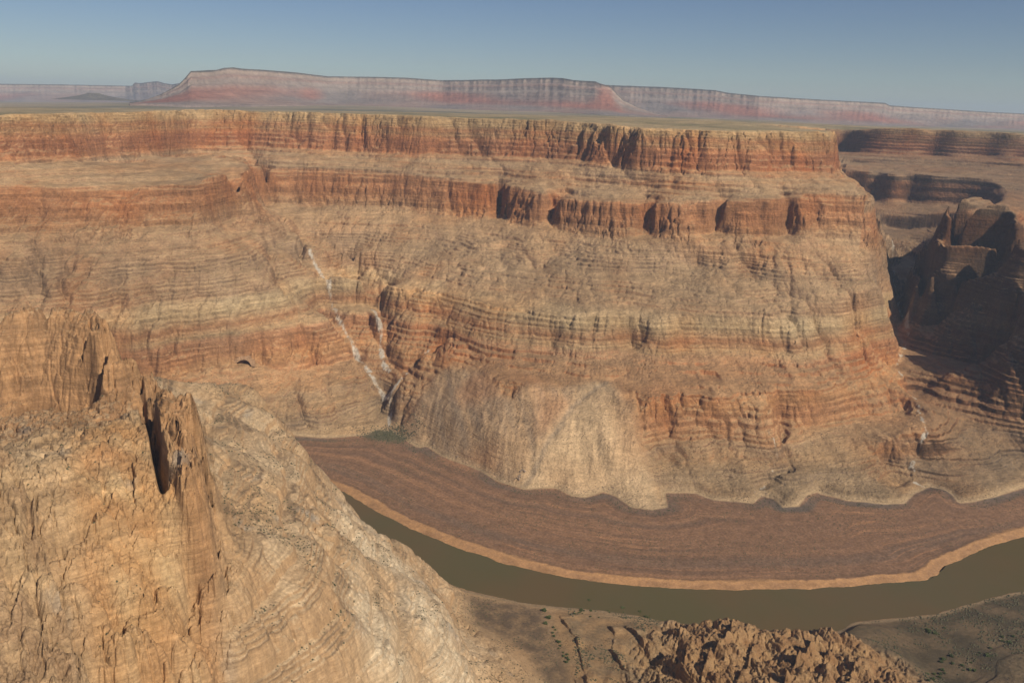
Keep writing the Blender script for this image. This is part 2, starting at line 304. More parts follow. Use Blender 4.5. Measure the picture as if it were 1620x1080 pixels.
M_TIP = PM([(490,745),(520,790),(620,862),(740,940),(790,1010),(860,1080),(860,1200),(560,1200),(560,1000),(530,880)], 200, 3)
D_W1 = np.minimum(dist(TRIB[4:], 60), dist(TRIB[6:], 60)); D_W2 = dist(TRIB2[2:6], 60); D_W3 = dist(TRIB3, 60); D_WR = dist(TRIBR[3:], 60); D_WS = dist(TRIBS[1:], 60)
D_WALL = np.minimum(np.minimum(dist(TRIB, 120), dist(TRIB2, 120)), np.minimum(dist(TRIBR, 120), dist(TRIB3, 120)))
# scarps of the tilted slabs: (polyline, height) higher on the right
SCL = [(PL([(-60,800),(0,832),(48,880),(85,940),(118,990),(158,1045),(185,1110)], 570), 26)]
SC = [(PL([(1085,973),(1079,993),(1068,1018),(1062,1050)], 45), 10), (PL([(1160,980),(1152,1008),(1124,1038),(1104,1085)], 65), 17), (PL([(1176,996),(1190,1018),(1182,1052),(1160,1090)], 70), 10), (PL([(1292,1000),(1286,1028),(1262,1044),(1236,1090)], 75), 24), (PL([(1325,1010),(1304,1040),(1292,1090)], 70), 12), (PL([(1232,990),(1222,1012),(1206,1030)], 70), 9), (PL([(1375,1030),(1350,1060),(1340,1100)], 60), 8),
      (PL([(876,953),(890,980),(912,1010),(918,1040),(928,1085),(940,1200)], 14), 5), (PL([(958,982),(972,1000),(968,1030),(985,1060),(1000,1070)], 22), 8), (PL([(985,984),(1005,1005),(1030,1040),(1058,1062)], 24), 8), (PL([(904,1060),(915,1090),(925,1200)], 18), 5),
      (PL([(1052,995),(1070,1010),(1085,1040),(1078,1080)], 36), 10)]
# clefts carved in the near cliffs: (polyline, half width, depth)
CUT = [(PL([(236,642),(243,690),(252,735),(262,765)], 650), 7, 60), (PL([(262,765),(285,790),(305,808),(328,835)], 590), 9, 26), (PL([(232,650),(238,700),(246,745)], 650), 4, 20), (PL([(352,895),(340,850),(327,832)], 540), 6, 12), (PL([(232,560),(236,600),(230,640)], 640), 9, 40),(PL([(60,860),(50,900)], 590), 6, 18),
       (PL([(0,560),(25,520),(30,500)], 700), 8, 30), (PL([(80,500),(85,530),(75,560)], 700), 8, 22), (PL([(160,490),(175,530),(185,570)], 700), 9, 28), (PL([(225,640),(228,670),(232,700)], 650), 6, 40)]
GRAV = PL([(1040,590,235),(1000,600,232),(960,605,228),(905,650,170),(880,690,122),(850,735,60),(825,775,8)])
GRAV = GRAV[2:]
dGRAV = dist(GRAV, 60)
SIDEL = np.concatenate([TRIBR[::-1][0:1]*0+np.array([[TRIBR[-1][0]+400, TRIBR[-1][1]-500, 0]]), TRIBR[::-1]])
side = inside(np.concatenate([PL([(1455,800,0)]), TRIBR[::-1], PL([('h',1300,7000,0),('h',1290,9500,0),('h',2300,9500,0),('h',2300,2500,0),(1700,760,0)])]))
SIDE = blur(side.astype(np.float32), 2)

print('grid', round(time.time()-T0, 1))

# ------------------------------------------------------------------ strata: ledge function and rock colours by height
LAY = []     # (bottom, top, hardness)
rr_ = random.Random(5)
z_ = -10.0
def zone(z):
    if z < 12: return 3, 5, 0.0
    if z < 120: return 7, 16, .75
    if z < 235: return 12, 26, .6
    if z < 300: return 16, 30, .9
    if z < 400: return 9, 20, .8
    if z < 618: return 8, 17, .95
    if z < 768: return 26, 60, .45
    if z < 888: return 12, 26, .75
    if z < 985: return 14, 34, .6
    return 8, 16, .95
while z_ < 1300:
    a, b, h = zone(z_)
    if z_ > 20 and rr_.random() < .16 and h > .5:      # a smooth talus interval between bundles of ledges
        t = rr_.uniform(14, 30); LAY.append((z_, z_+t, .12))
    else: t = rr_.uniform(a, b); LAY.append((z_, z_+t, h*rr_.uniform(.7, 1)))
    z_ += t
zt = np.arange(-50, 1400, .25); Tt = zt.copy()
for a, b, h in LAY:
    m = (zt >= a)&(zt < b); u = (zt[m]-a)/(b-a)
    g = np.where(u < .80, u*.20, .16+(u-.80)/.20*.84)
    Tt[m] = a+(b-a)*(g*h+u*(1-h))
def ledge(b): return np.interp(b, zt, Tt).astype(np.float32)
LAY2 = []; z_ = 10.0
while z_ < 900:
    for q in range(rr_.choice((1, 2, 3, 4))):
        t = rr_.uniform(5, 11); LAY2.append((z_, z_+t, 1.0)); z_ += t
    t = rr_.uniform(12, 24); LAY2.append((z_, z_+t, 1.0)); z_ += t
    t = rr_.uniform(22, 48); LAY2.append((z_, z_+t, .0)); z_ += t
Tn = zt.copy()
for a, b, h in LAY2:
    m = (zt >= a)&(zt < b); u = (zt[m]-a)/(b-a); f = .80
    g = np.where(u < f, u*.15, .15*f+(u-f)/(1-f)*(1-.15*f)); Tn[m] = a+(b-a)*(g*h+u*(1-h))
def ledge_near(b): return np.interp(b, zt, Tn).astype(np.float32)

ALC = None
def terrain(x, y):
    r = np.hypot(x, y)
    b0 = sample(BG, x, y)
    slab_ = sample(M_SLAB, x, y)
    far = ss(y, 2300, 2700)
    act = ss(b0, 9, 45)
    plat = ss(sample(DR, x, y), 10, 120)
    # --- domain warp: wander of the cliff lines, buttresses, flutes
    wl = act*(1-.85*plat)
    fan = sample(M_FAN, x, y)
    nearw = 1-far
    q = wl*(1-.8*fan)
    slq = far*(1-ss(b0, 540, 600))
    q = q*(1-.8*sample(SIDE, x, y)*ss(b0, 400, 560))
    cf = np.maximum(ss(b0, 606, 630)*(1-ss(b0, 770, 785)), ss(b0, 885, 905)); lo = (.42+.3*cf)*(1-.55*nearw)
    wx = q*(far*(30+34*slq)*gn(x, y, 500, seed=98)+(24+26*slq)*gn(x, y, 260, seed=1)*(.75+.25*far)+(12+7*slq+8*nearw)*gn(x, y, 110, seed=2)+lo*(8*gn(x, y, 46, seed=3)+4*gn(x, y, 21, seed=4)+1.9*gn(x, y, 9.5, seed=5)))
    wy = q*(far*(30+34*slq)*gn(x, y, 500, seed=99)+(24+26*slq)*gn(x, y, 260, seed=6)*(.75+.25*far)+(12+7*slq+8*nearw)*gn(x, y, 110, seed=7)+lo*(8*gn(x, y, 46, seed=8)+4*gn(x, y, 21, seed=9)+1.9*gn(x, y, 9.5, seed=10)))
    # --- clefts and gullies running downhill
    n1 = np.abs(gn(x+.3*y, y, 190, 620, seed=12)+.18*gn(x, y, 70, seed=13))
    n2 = np.abs(gn(x-.1*y, y, 85, 300, seed=14)+.2*gn(x, y, 35, seed=15))
    n3 = np.abs(gn(x, y, 34, 110, seed=16)+.2*gn(x, y, 15, seed=17))
    m1 = ss(gn(x, y, 900, seed=18), -.35, .35)
    vv = lambda n, w: np.clip(1-n/w, 0, 1)**1.5
    slp = 1-ss(b0, 560, 620)*.55
    cl = slp*(62*vv(n1, .30)*(.25+.75*m1)+26*vv(n2, .34)*(.3+.7*ss(gn(x, y, 500, seed=53), -.4, .4))+9*vv(n3, .4))
    cliffy = .6+.35*np.maximum(ss(b0, 600, 640)*(1-ss(b0, 775, 800)), ss(b0, 885, 920))
    sdm = sample(SIDE, x, y)
    cl = cl*(1-sdm*(.3+.7*ss(b0, 500, 560)))
    stp = np.maximum(cf, ss(b0, 228, 236)*(1-ss(b0, 300, 320)))
    n4 = np.abs(gn(x, y, 62, 260, seed=59)+.25*gn(x, y, 22, seed=60))
    cl = cl+stp*(1-.97*sdm)*16*np.exp(-(n4/.055)**2)*ss(gn(x, y, 210, seed=61), -.1, .35)+stp*2*np.exp(-(np.abs(gn(x, y, 19, 80, seed=62))/.12)**2)
    # near rocks: smaller, chunkier pattern
    nn = np.abs(gn(x, y, 60, seed=19)+.3*gn(x, y, 24, seed=20)); nn2 = np.abs(gn(x, y, 22, seed=21)+.3*gn(x, y, 9, seed=22))
    nn3 = np.abs(gn(x, y, 150, seed=67)+.3*gn(x, y, 50, seed=68))
    cln = 24*np.clip(1-nn3/.3, 0, 1)**1.5+11*np.clip(1-nn/.22, 0, 1)**1.3+3.5*np.exp(-(nn2/.13)**2)
    cn = sample(M_CLIFFN, x, y); crag = sample(M_CRAG, x, y)
    cl = far*cl*cliffy*(1-.9*fan)*(1-.93*plat)+nearw*cln*(.4+.6*cn+.6*crag)
    cl = cl*act
    dx, dy = sample(DX, x, y), sample(DY, x, y)
    b = sample(BG, x+wx+dx*cl, y+wy+dy*cl)
    b = np.where(act > 0, b*act+b0*(1-act), b0)
    # keep ground that bottoms out near the water from dipping
    b = np.maximum(b, np.minimum(b0, 8))
    # --- ledges
    dip = 10*gn(x, y, 900, seed=23)+3*gn(x, y, 160, seed=24)
    chute = ss(gn(x+.2*y, y, 62, 460, seed=90)+.3*gn(x, y, 60, seed=91), .12, .42)*(1-ss(b0, 590, 625))
    k = np.clip(.85+1.2*gn(x, y, 330, seed=25)+.7*gn(x, y, 90, seed=26), .1, 1)*(1-.8*chute*far)*(1-.93*fan)*(1-.9*plat)*act
    k = k*(1-.45*cn)*(1-.6*crag)
    k = np.maximum(k, sample(SIDE, x, y)*act*(1-plat))
    k = np.maximum(k, nearw*act*(1-crag)*(1-.88*cn)*np.clip(.75+.8*gn(x, y, 140, seed=46), .25, 1))
    lw = nearw
    z = b+k*((ledge(b+dip)*(1-lw)+ledge_near(b+dip)*lw)-dip-b)
    # --- fine relief
    amp = act*(1-.75*fan)*(1-.7*plat)
    z = z+amp*(2.6*gn(x, y, 75, seed=27)+1.2*gn(x, y, 31, seed=28)+(.8-.5*nearw)*gn(x, y, 14, seed=29)+nearw*(.5*gn(x, y, 7, seed=30)+.42*gn(x, y, 3.2, seed=31)+.9*(cn+.15)*gn(x, y, 5, seed=64)))
    z = z+fan*act*(2.2*gn(x+.25*y, y, 45, 300, seed=32)-4*np.exp(-(sample(dGRAV, x, y)/14)**2)+3.5*(1-2.2*np.abs(gn(x+.12*y, y, 70, 600, seed=92)))+1.6*(1-2.2*np.abs(gn(x-.1*y, y, 26, 260, seed=93)))+5*gn(x+.1*y, y, 150, 600, seed=33))
    z = z+plat*(5*gn(x, y, 500, seed=34)+1.5*gn(x, y, 90, seed=35))
    # crag: broken blocks
    if crag.max() > 0:
        cx_ = x+20*gn(x, y, 70, seed=55); cy_ = y+20*gn(x, y, 70, seed=56)
        rg = lambda l, a_, sd_: np.minimum(2.6*np.abs(gn(cx_+a_*cy_, cy_, l, l*1.7, seed=sd_)), .85)*2-1
        hb = 13*rg(140, .6, 36)+6*rg(62, .4, 37)+2.6*rg(24, -.3, 38)
        z = z+slab_*act*4.5*(np.minimum(2.6*np.abs(gn(x+.8*y, y, 55, 140, seed=97)), .8)*2-1)+crag*(hb-3+.8*gn(x, y, 9, seed=41)+.6*gn(x, y, 4.0, seed=65))
        zl = z+2*gn(x, y, 60, seed=75)+.25*x; q8 = 7.0; hs = zl/q8; fl = np.floor(hs); z = z+crag*.55*((fl+ss(hs-fl, .5, .95))*q8-zl)
    bm = (y < 2350)&(act > .05)
    jx = x+4*gn(x, y, 18, seed=94); jy = y+4*gn(x, y, 18, seed=95)
    v1, g1 = blocks(jx+.5*jy, jy, 15, 30, 1, bm); v2, g2 = blocks(jx-.2*jy, jy, 5.5, 9, 2, bm); v3, g3 = blocks(jx, jy, 34, 60, 3, bm)
    rockw = np.clip(cn+.4*crag+.13+.2*slab_, 0, 1)*act*nearw
    z = z+rockw*(3.4*v1+1.5*v2+3.0*v3*(cn+.6*crag)-2.2*(1-ss(g1, 0, .16))-1.0*(1-ss(g2, 0, .2))-2.5*(1-ss(g3, 0, .07))*(cn+.8*crag))+cn*2.0*gn(x, y, 28, seed=77)
    for L, hgt in SC:
        z = z+scarp(L, x, y, hgt)
    for L, hgt in SCL:
        m = region(L, x, y, 90)
        if m.any():
            d, sd_, al = segd(L, x+7*gn(x, y, 30, seed=69)*m, y+7*gn(x, y, 30, seed=70)*m, m); o = np.zeros(x.shape, np.float32)
            o[m] = hgt*np.where(sd_ < 0, np.exp(-d/70), 0)*ss(al, 0, .1)*(1-ss(al, .9, 1)); z = z+o
    fin = ss(sample(M_FIN, x, y), .35, .62); dk = sample(M_DARKL, x, y)
    z = z+fin*(16+16*gn(x+.3*y, y, 22, 50, seed=71)+7*(1-2*np.abs(gn(x, y, 9, seed=72))))+dk*(7*(1-2.2*np.abs(gn(x+.5*y, y, 26, 60, seed=73)))+3*(1-2*np.abs(gn(x, y, 9, seed=74))))
    z = z-nearw*act*(.35+cn)*7*np.exp(-(np.abs(gn(x+.6*y, y, 75, 210, seed=83)+.15*gn(x, y, 20, seed=84))/.03)**2)*ss(gn(x, y, 120, seed=85), -.3, .3)
    for L, wdt, dep in CUT:
        z = z-cut(L, x, y, wdt, dep)
    if ALC is not None:        # floor and back wall of the alcove under the red cliff
        q1 = x*ALC[1][0]+y*ALC[1][1]-ALC[0]; q2 = x*ALC[1][1]-y*ALC[1][0]
        z = np.where((q1 > -3)&(q1 < 34)&(np.abs(q2) < 31), np.minimum(z, ALC[2]-1), z)
    # --- river channel and its banks
    wig = 5*gn(x, y, 60, seed=42)+2.2*gn(x, y, 17, seed=43)
    df = sample(DF, x, y)+wig; dn = sample(DN, x, y)+wig*.7
    bank = np.where(df > 0, np.minimum(.18*df, 5.5)+.35*gn(x, y, 40, seed=44)+.3, .45*df)
    zf = np.where(df < 34, np.minimum(bank, np.maximum(z, 6)), z)
    z = np.where((df > -200)&(sample(DT, x, y) < 0)&(dn < 0), np.where(df < 34, zf, np.maximum(z, 5)), z)
    z = np.where((dn > 0)&(dn < 60), np.minimum(z, .3+dn*(.12+.9*ss(b0, 5, 25))), z)
    water = (df < 0)&(dn < 0)
    z = np.where(water, np.maximum(-4, .35*np.maximum(df, dn)), z)
    return z
def hit(px, row, back):
    """where the sight line of a photo point meets the ground, moved back a little into the rock"""
    x, y, w = ray(px, row); h = math.hypot(x, y); r = np.arange(2400, 5000, 4.0)
    zz = terrain((x/h*r)[None].astype(np.float32), (y/h*r)[None].astype(np.float32))[0]
    k = int(np.argmax(zz > H+w/h*r)); rr = r[k]+back
    return (x/h*rr, y/h*rr, 0.0)
def segd(L, x, y, m):
    best = np.full(m.sum(), 1e9, np.float32); side = np.zeros_like(best); al = np.zeros_like(best)
    X = x[m]; Y = y[m]; tot = 0
    for a, b in zip(L[:-1], L[1:]):
        d = (b-a)[:2]; ln = math.hypot(*d); px = X-a[0]; py = Y-a[1]
        k = np.clip((px*d[0]+py*d[1])/(ln*ln), 0, 1); q = np.hypot(px-k*d[0], py-k*d[1])
        cr = (d[0]*py-d[1]*px); u = q < best
        best = np.where(u, q, best); side = np.where(u, np.sign(cr), side); al = np.where(u, tot+k*ln, al); tot += ln
    return best, side, al/tot
def region(L, x, y, pad):
    return (x > L[:, 0].min()-pad)&(x < L[:, 0].max()+pad)&(y > L[:, 1].min()-pad)&(y < L[:, 1].max()+pad)
def scarp(L, x, y, h):
    o = np.zeros(x.shape, np.float32); m = region(L, x, y, 80)
    if m.any():
        wx = x+2.5*gn(x, y, 14, seed=50)*m
        d, s, al = segd(L, wx, y, m)      # lines run towards the camera: left of travel = +x side
        e = ss(al, 0, .12)*(1-ss(al, .88, 1))*np.clip(.75+1.1*gn(x, y, 34, seed=78)[m], .1, 1.4)
        o[m] = h*np.where(s > 0, np.exp(-np.maximum(d-2, 0)/26), 0)*e
    return o
def cut(L, x, y, w, dep):
    o = np.zeros(x.shape, np.float32); m = region(L, x, y, w*4)
    if m.any():
        wx = x+w*.35*gn(x, y, 16, seed=51)*m
        d, s, al = segd(L, wx, y, m)
        o[m] = dep*np.clip(1.3-d/w, 0, 1)*np.clip(np.minimum(al, 1-al)*6, .0, 1)
    return o

_h = hit(385, 579, 0); AR = math.hypot(_h[0], _h[1]); AU = (_h[0]/AR, _h[1]/AR); AZ0 = float(terrain(np.array([[_h[0]]], np.float32), np.array([[_h[1]]], np.float32))[0, 0])
ALC = (AR, AU, AZ0)
# ------------------------------------------------------------------ rock colours (albedo only)
PAL = [(-10,(.30,.19,.11)),(12,(.34,.24,.15)),(45,(.26,.19,.13)),(70,(.30,.19,.11)),(100,(.25,.17,.11)),(112,(.38,.22,.12)),(160,(.40,.22,.12)),(200,(.40,.23,.12)),(228,(.38,.20,.105)),(262,(.37,.20,.11)),(285,(.38,.215,.125)),(300,(.42,.29,.17)),
       (330,(.36,.20,.11)),(352,(.40,.27,.16)),(375,(.48,.36,.22)),(410,(.47,.35,.22)),(425,(.36,.24,.15)),(470,(.34,.235,.15)),(520,(.31,.215,.14)),(560,(.36,.24,.15)),(600,(.37,.24,.145)),(622,(.38,.225,.125)),(660,(.38,.205,.11)),(700,(.37,.19,.10)),(755,(.39,.21,.115)),(772,(.36,.25,.16)),(800,(.34,.23,.145)),(830,(.36,.21,.12)),(850,(.36,.25,.16)),(880,(.36,.24,.15)),(892,(.37,.20,.11)),(910,(.35,.17,.09)),(960,(.34,.16,.087)),(985,(.38,.19,.10)),(1005,(.40,.24,.13)),(1030,(.36,.19,.10)),(1050,(.43,.29,.16)),(1100,(.42,.30,.17)),(1200,(.36,.28,.17))]
PZ = np.array([p[0] for p in PAL], float); PC = np.array([p[1] for p in PAL])
LN = rng.random(2048)
PC = PC*np.array((1.03,.95,.85))
def pal(z): return np.stack([np.interp(z, PZ, PC[:, i]) for i in range(3)], -1).astype(np.float32)
TALUS = np.array((.43,.295,.16), np.float32)
def mix(c, d, t): return c+(np.asarray(d, np.float32)-c)*np.asarray(t, np.float32)[..., None]
_o = PL(RL([(q, float(np.interp(q, [-350,0,200,310,385,440,560,700,760,900,1000,1100,1300,1383], [300,292,298,290,266,264,267,280,290,312,319,320,304,306]))) for q in range(-350, 1390, 20)], R_RT))
O_A, O_Z = np.arctan2(_o[:, 0], _o[:, 1]), 768-_o[:, 2]
def stratoff(x, y, z):
    return np.interp(np.arctan2(x, y), O_A, O_Z, right=0)*ss(z, 560, 640)*(1-ss(z, 850, 885))*ss(y, 2500, 3000)
def colours(x, y, z, nz):
    """nz: z of unit normal"""
    zs = z+stratoff(x, y, z)+7*gn(x, y, 900, seed=23)+6*gn(x, y, 200, seed=60)+3*gn(x, y, 40, seed=61)
    c = pal(zs)
    lay = np.interp(zs*.42, np.arange(2048), LN)*.6+np.interp(zs*.13+700, np.arange(2048), LN)*.4
    far = ss(y, 2300, 2700)
    c = c*(.74+.52*lay)[..., None].astype(np.float32)
    hue = gn(x, y, 420, seed=62)+.6*gn(x, y, 130, seed=63)
    c = mix(c, c*np.array((1.1,.84,.66)), np.clip(hue*.8, 0, .8)); c = mix(c, c*np.array((.97,1.07,1.16)), np.clip(-hue*.8, 0, .8))
    # vertical desert varnish on steep faces
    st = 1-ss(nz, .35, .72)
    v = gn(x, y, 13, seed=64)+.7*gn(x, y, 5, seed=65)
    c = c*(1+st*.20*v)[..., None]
    flat = ss(nz, .70, .92)
    tal = mix(np.broadcast_to(TALUS, c.shape), c, .42)
    tal = tal*(1+.10*gn(x, y, 60, seed=66)+.08*gn(x, y, 18, seed=67))[..., None]
    c = mix(c, tal, flat*.8)
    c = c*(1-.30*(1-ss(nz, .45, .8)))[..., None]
    c = c*(1+.16*gn(x, y, 1100, seed=87)+.12*gn(x, y, 330, seed=89))[..., None]
    fan = sample(M_FAN, x, y)
    fs = gn(x+.25*y, y, 26, 260, seed=68)
    fc = mix(np.broadcast_to(np.array((.60,.42,.245), np.float32), c.shape), (.50,.355,.21), np.clip(.4+.9*fs, 0, 1)); fc = mix(fc, (.43,.23,.11), np.clip(gn(x, y, 300, seed=69)*1.2-.1, 0, .7))
    fo = mix(np.broadcast_to(np.array((.44,.29,.165), np.float32), c.shape), (.33,.235,.15), np.clip(.4+.9*fs, 0, 1)); fo = mix(fo, (.46,.25,.13), np.clip(gn(x, y, 220, seed=69)*1.3, 0, .7))
    run = gn(x+.12*y, y, 34, 500, seed=96)
    fc = mix(fo, fc, sample(M_FANP, x, y))*(1+.13*run)[..., None]
    c = mix(c, fc, fan*.95)
    # near promontory: pale and tawny limestone, orange cliffs
    near = (1-far)*ss(b_near(x, y), 8, 60)
    cn = sample(M_CLIFFN, x, y)
    h2 = np.clip(.5+.9*gn(x, y, 170, seed=70)+.5*gn(x, y, 55, seed=71), 0, 1)
    ncl = mix(np.broadcast_to(np.array((.46,.335,.205), np.float32), c.shape), (.385,.25,.135), h2*.85)
    ncl = mix(ncl, (.53,.42,.28), sample(M_TIP, x, y)*np.clip(.7+gn(x, y, 120, seed=47), .2, 1))
    oran = mix(np.broadcast_to(np.array((.40,.225,.10), np.float32), c.shape), (.47,.32,.17), np.clip(.25+1.1*gn(x, y, 45, seed=72), 0, 1))
    oran = mix(oran, (.34,.17,.075), np.clip(.15+.9*gn(x, y, 80, seed=76), 0, .8))
    fa = np.clip(sample(M_FACE, x, y)+.25*gn(x, y, 30, seed=45)*sample(M_FACE, x, y), 0, 1)
    ncl = mix(ncl, oran, fa*.85)
    brn = mix(np.broadcast_to(np.array((.35,.195,.095), np.float32), c.shape), (.23,.125,.062), np.clip(.4+1.2*gn(x, y, 26, seed=48), 0, 1))
    ncl = mix(ncl, brn, np.clip(sample(M_BUTTE, x, y)+sample(M_FIN, x, y), 0, 1)*.85*(1-ss(nz, .75, .9)*.7))
    ncl = mix(ncl, mix(np.broadcast_to(np.array((.27,.17,.095), np.float32), c.shape), (.40,.27,.15), np.clip(.35+1.2*gn(x, y, 40, seed=86), 0, 1)), sample(M_DARKL, x, y)*.85)
    ncl = mix(ncl, (.27,.25,.21), np.clip(gn(x, y, 60, seed=49)*2-1.1, 0, .55))
    band = np.interp((z+6*gn(x, y, 90, seed=73))*.5+300, np.arange(2048), LN)
    ncl = ncl*(.78+.44*band)[..., None]
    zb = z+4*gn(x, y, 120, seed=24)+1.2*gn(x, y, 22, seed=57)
    undercut_shade = np.zeros_like(zb)  # painted undercut shadow: thin dark lines along the ledge bottoms
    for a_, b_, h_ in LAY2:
        if 60 < a_ < 800: undercut_shade = np.maximum(undercut_shade, h_*np.exp(-((zb-a_)/1.5)**2))
    st2 = gn(x+.2*y, y, 34, 420, seed=52)
    c = c*(1+.16*st2*flat*far)[..., None]
    undercut_shade = undercut_shade*ss(gn(x, y, 70, seed=58), -.5, .2)*(1-.8*cn)*(1-.6*sample(M_TIP, x, y))
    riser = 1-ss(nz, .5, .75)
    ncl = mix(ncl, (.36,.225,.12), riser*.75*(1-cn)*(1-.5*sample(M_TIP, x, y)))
    ncl = mix(ncl, (.17,.115,.07), undercut_shade*.85)
    ncl = ncl*(1+.12*gn(x, y, 8, seed=74)+.10*gn(x, y, 3.5, seed=75))[..., None]
    crag = sample(M_CRAG, x, y); slab = sample(M_SLAB, x, y)
    ncl = mix(ncl, mix(np.broadcast_to(np.array((.31,.19,.092), np.float32), c.shape), (.22,.12,.055), np.clip(.5+gn(x, y, 30, seed=77), 0, 1)), np.clip(crag, 0, 1)*.9)
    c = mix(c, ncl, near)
    slabc = mix(np.broadcast_to(np.array((.32,.20,.10), np.float32), c.shape), (.20,.14,.08), np.clip(.5+gn(x, y, 45, seed=78)+.4*gn(x, y, 9, seed=79), 0, 1))
    c = mix(c, slabc, slab*.9)
    # lower right bank: dark scrubby silt, with corner vignetting also darkened into its colour
    right = ss(x, 520, 620)*(1-far)*(1-crag)
    c = mix(c, mix(np.broadcast_to(np.array((.065,.053,.032), np.float32), c.shape), (.15,.105,.06), np.clip(.4+gn(x, y, 70, seed=80)+.4*gn(x, y, 12, seed=81), 0, 1)), right*.92)
    w = sample(M_WASH, x, y)
    wc = mix(np.broadcast_to(np.array((.125,.088,.056), np.float32), c.shape), (.24,.16,.09), np.clip(.35+gn(x, y, 30, seed=82)+.6*gn(x, y, 7, seed=83), 0, 1))
    c = mix(c, wc, w)
    # side canyon: its dim shade put into the colour, steep faces darker still
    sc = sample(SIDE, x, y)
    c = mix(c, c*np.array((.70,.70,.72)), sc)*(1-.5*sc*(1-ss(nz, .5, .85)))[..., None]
    # streambeds
    wob = 7*gn(x, y, 70, seed=84)+3*gn(x, y, 24, seed=47)
    for D, wd in ((D_W1, 6.5), (D_W2, 6.5), (D_W3, 3.5), (D_WR, 3.2), (D_WS, 3.2)):
        d = np.abs(sample(D, x, y)+wob)
        c = mix(c, (.55,.48,.38), (1-ss(d, wd*.6, wd*1.6))*np.clip(.85+1.1*gn(x, y, 22, seed=85)+.7*gn(x, y, 8, seed=88), 0, .95))
    d = sample(dGRAV, x, y)+3*gn(x, y, 20, seed=86)
    c = mix(c, (.31,.235,.16), (1-ss(d, 3, 15))*.6)
    # floodplain
    df = sample(DF, x, y)+5*gn(x, y, 60, seed=42)+2.2*gn(x, y, 17, seed=43); dt = sample(DT, x, y); dn = sample(DN, x, y)
    fp = ((dt < 3)&(dn < 0)).astype(np.float32)
    tt = df/np.maximum(df-dt, 1)            # 0 river .. 1 toe
    st1 = gn(tt*1000+10*gn(x, y, 900, seed=87), x*.045, 70, seed=88)+.6*gn(tt*1000+5*gn(x, y, 600, seed=54), x*.03, 20, seed=89)
    fpc = mix(np.broadcast_to(np.array((.165,.099,.062), np.float32), c.shape), (.285,.158,.088), np.clip(.40+.55*st1*(.25+1.0*ss(gn(x, y, 500, 300, seed=66), -.4, .5)), 0, 1))
    fpc = mix(fpc, (.13,.095,.07), np.clip(gn(tt*1000, x*.12, 240, seed=45)*1.5-.1, 0, .6))
    thin = np.exp(-(gn(tt*1000+25*gn(x, y, 300, seed=90), x*.07, 55, seed=91)/.06)**2)
    fpc = mix(fpc, (.36,.19,.10), thin*np.clip(.25+1.1*gn(x, y, 260, seed=92), 0, .75))
    fpc = fpc*(1+.30*gn(x, y, 7, seed=93)+.12*gn(x, y, 16, seed=94))[..., None]
    bw = 34+11*gn(x, y, 260, seed=79)+5*gn(x, y, 45, seed=80)+3*gn(x, y, 14, seed=81)
    fpc = mix(fpc, np.array((.43,.24,.115))*(1+.25*gn(x, y, 20, seed=82)[..., None]*0), (1-ss(df, bw-3, bw+5))*(.88+.12*gn(x, y, 10, seed=95)))
    fpc = mix(fpc, (.28,.16,.085), (1-ss(df, bw*.45, bw*.75))*np.clip(.3+gn(x, y, 60, seed=83), 0, .6))
    lip = np.exp(-((df-40)/5)**2)
    fpc = mix(fpc, (.12,.075,.045), lip*.4)
    left = ss(-x, 500, 900)
    dtw = dt+12*gn(x, y, 120, seed=96)
    fpc = mix(fpc, (.12,.095,.075), ss(dtw, -46, -26)*(1-ss(dtw, -9, -3))*np.clip(.45+1.1*gn(x, y, 240, seed=97), 0, .9))
    fpc = mix(fpc, (.37,.26,.15), ss(dt, -7, 0))
    c = mix(c, fpc, fp)
    # toe: pale silt line on the first metres of slope
    c = mix(c, (.45,.32,.19), fp*0+ss(dt, 0, 3)*(1-ss(dt, 8, 20))*.55*(1-far*0))
    # delta scrub below the tributary
    dd = np.hypot(x-TRIB[-1][0]-15, (y-TRIB[-1][1])*1.3+55)
    c = mix(c, (.11,.10,.06), (1-ss(dd+25*gn(x, y, 40, seed=98), 55, 115))*.85*fp)
    # plateau
    dr = sample(DR, x, y); pl = ss(dr, 15, 60)
    pc = mix(np.broadcast_to(np.array((.33,.25,.145), np.float32), c.shape), (.17,.15,.085), np.clip(.25+1.2*gn(x, y, 700, 500, seed=99)+.5*gn(x, y, 150, seed=100), 0, 1))
    pc = mix(pc, (.42,.27,.14), np.clip(gn(x, y, 420, 300, seed=101)*1.6-.75, 0, .8))
    c = mix(c, pc, pl)
    # near bank wet edge
    c = mix(c, (.27,.19,.11), (dn > 0)*(1-ss(dn, 6, 22)))
    l_ = c@np.array((.3, .55, .15), np.float32); c = l_[..., None]+(c-l_[..., None])*1.06
    return np.clip(c, .015, .8).astype(np.float32)
def b_near(x, y): return sample(BG, x, y)
# ------------------------------------------------------------------ view-dense sheet of the canyon (polar about the viewpoint)
NA, NR = 2100, 2000
AZ = np.radians(np.linspace(-44, 44, NA))
ca_ = np.radians(np.linspace(-44, 44, 221)); R0, R1 = 620.0, 8600.0
rc = R0*(R1/R0)**(np.linspace(0, 1, 1600))
xx = np.sin(ca_)[:, None]*rc; yy = np.cos(ca_)[:, None]*rc
zc = terrain(xx.astype(np.float32), yy.astype(np.float32))
dep = (zc-H)/rc
mx = np.maximum.accumulate(dep, 1)
vis = np.maximum(np.diff(mx, axis=1), 0)
ds = np.hypot(np.diff(zc, axis=1), np.diff(rc)[None])/rc[None, 1:]
w = vis+.10*ds
hid = (mx[:, 1:]-dep[:, 1:]) > .02
w = np.where(hid, .05*ds, w)+1e-5
def sm(a, n):
    for _ in range(n): p = np.pad(a, ((1, 1), (0, 0)), mode='edge'); a = (p[2:]+2*p[1:-1]+p[:-2])*.25
    return a
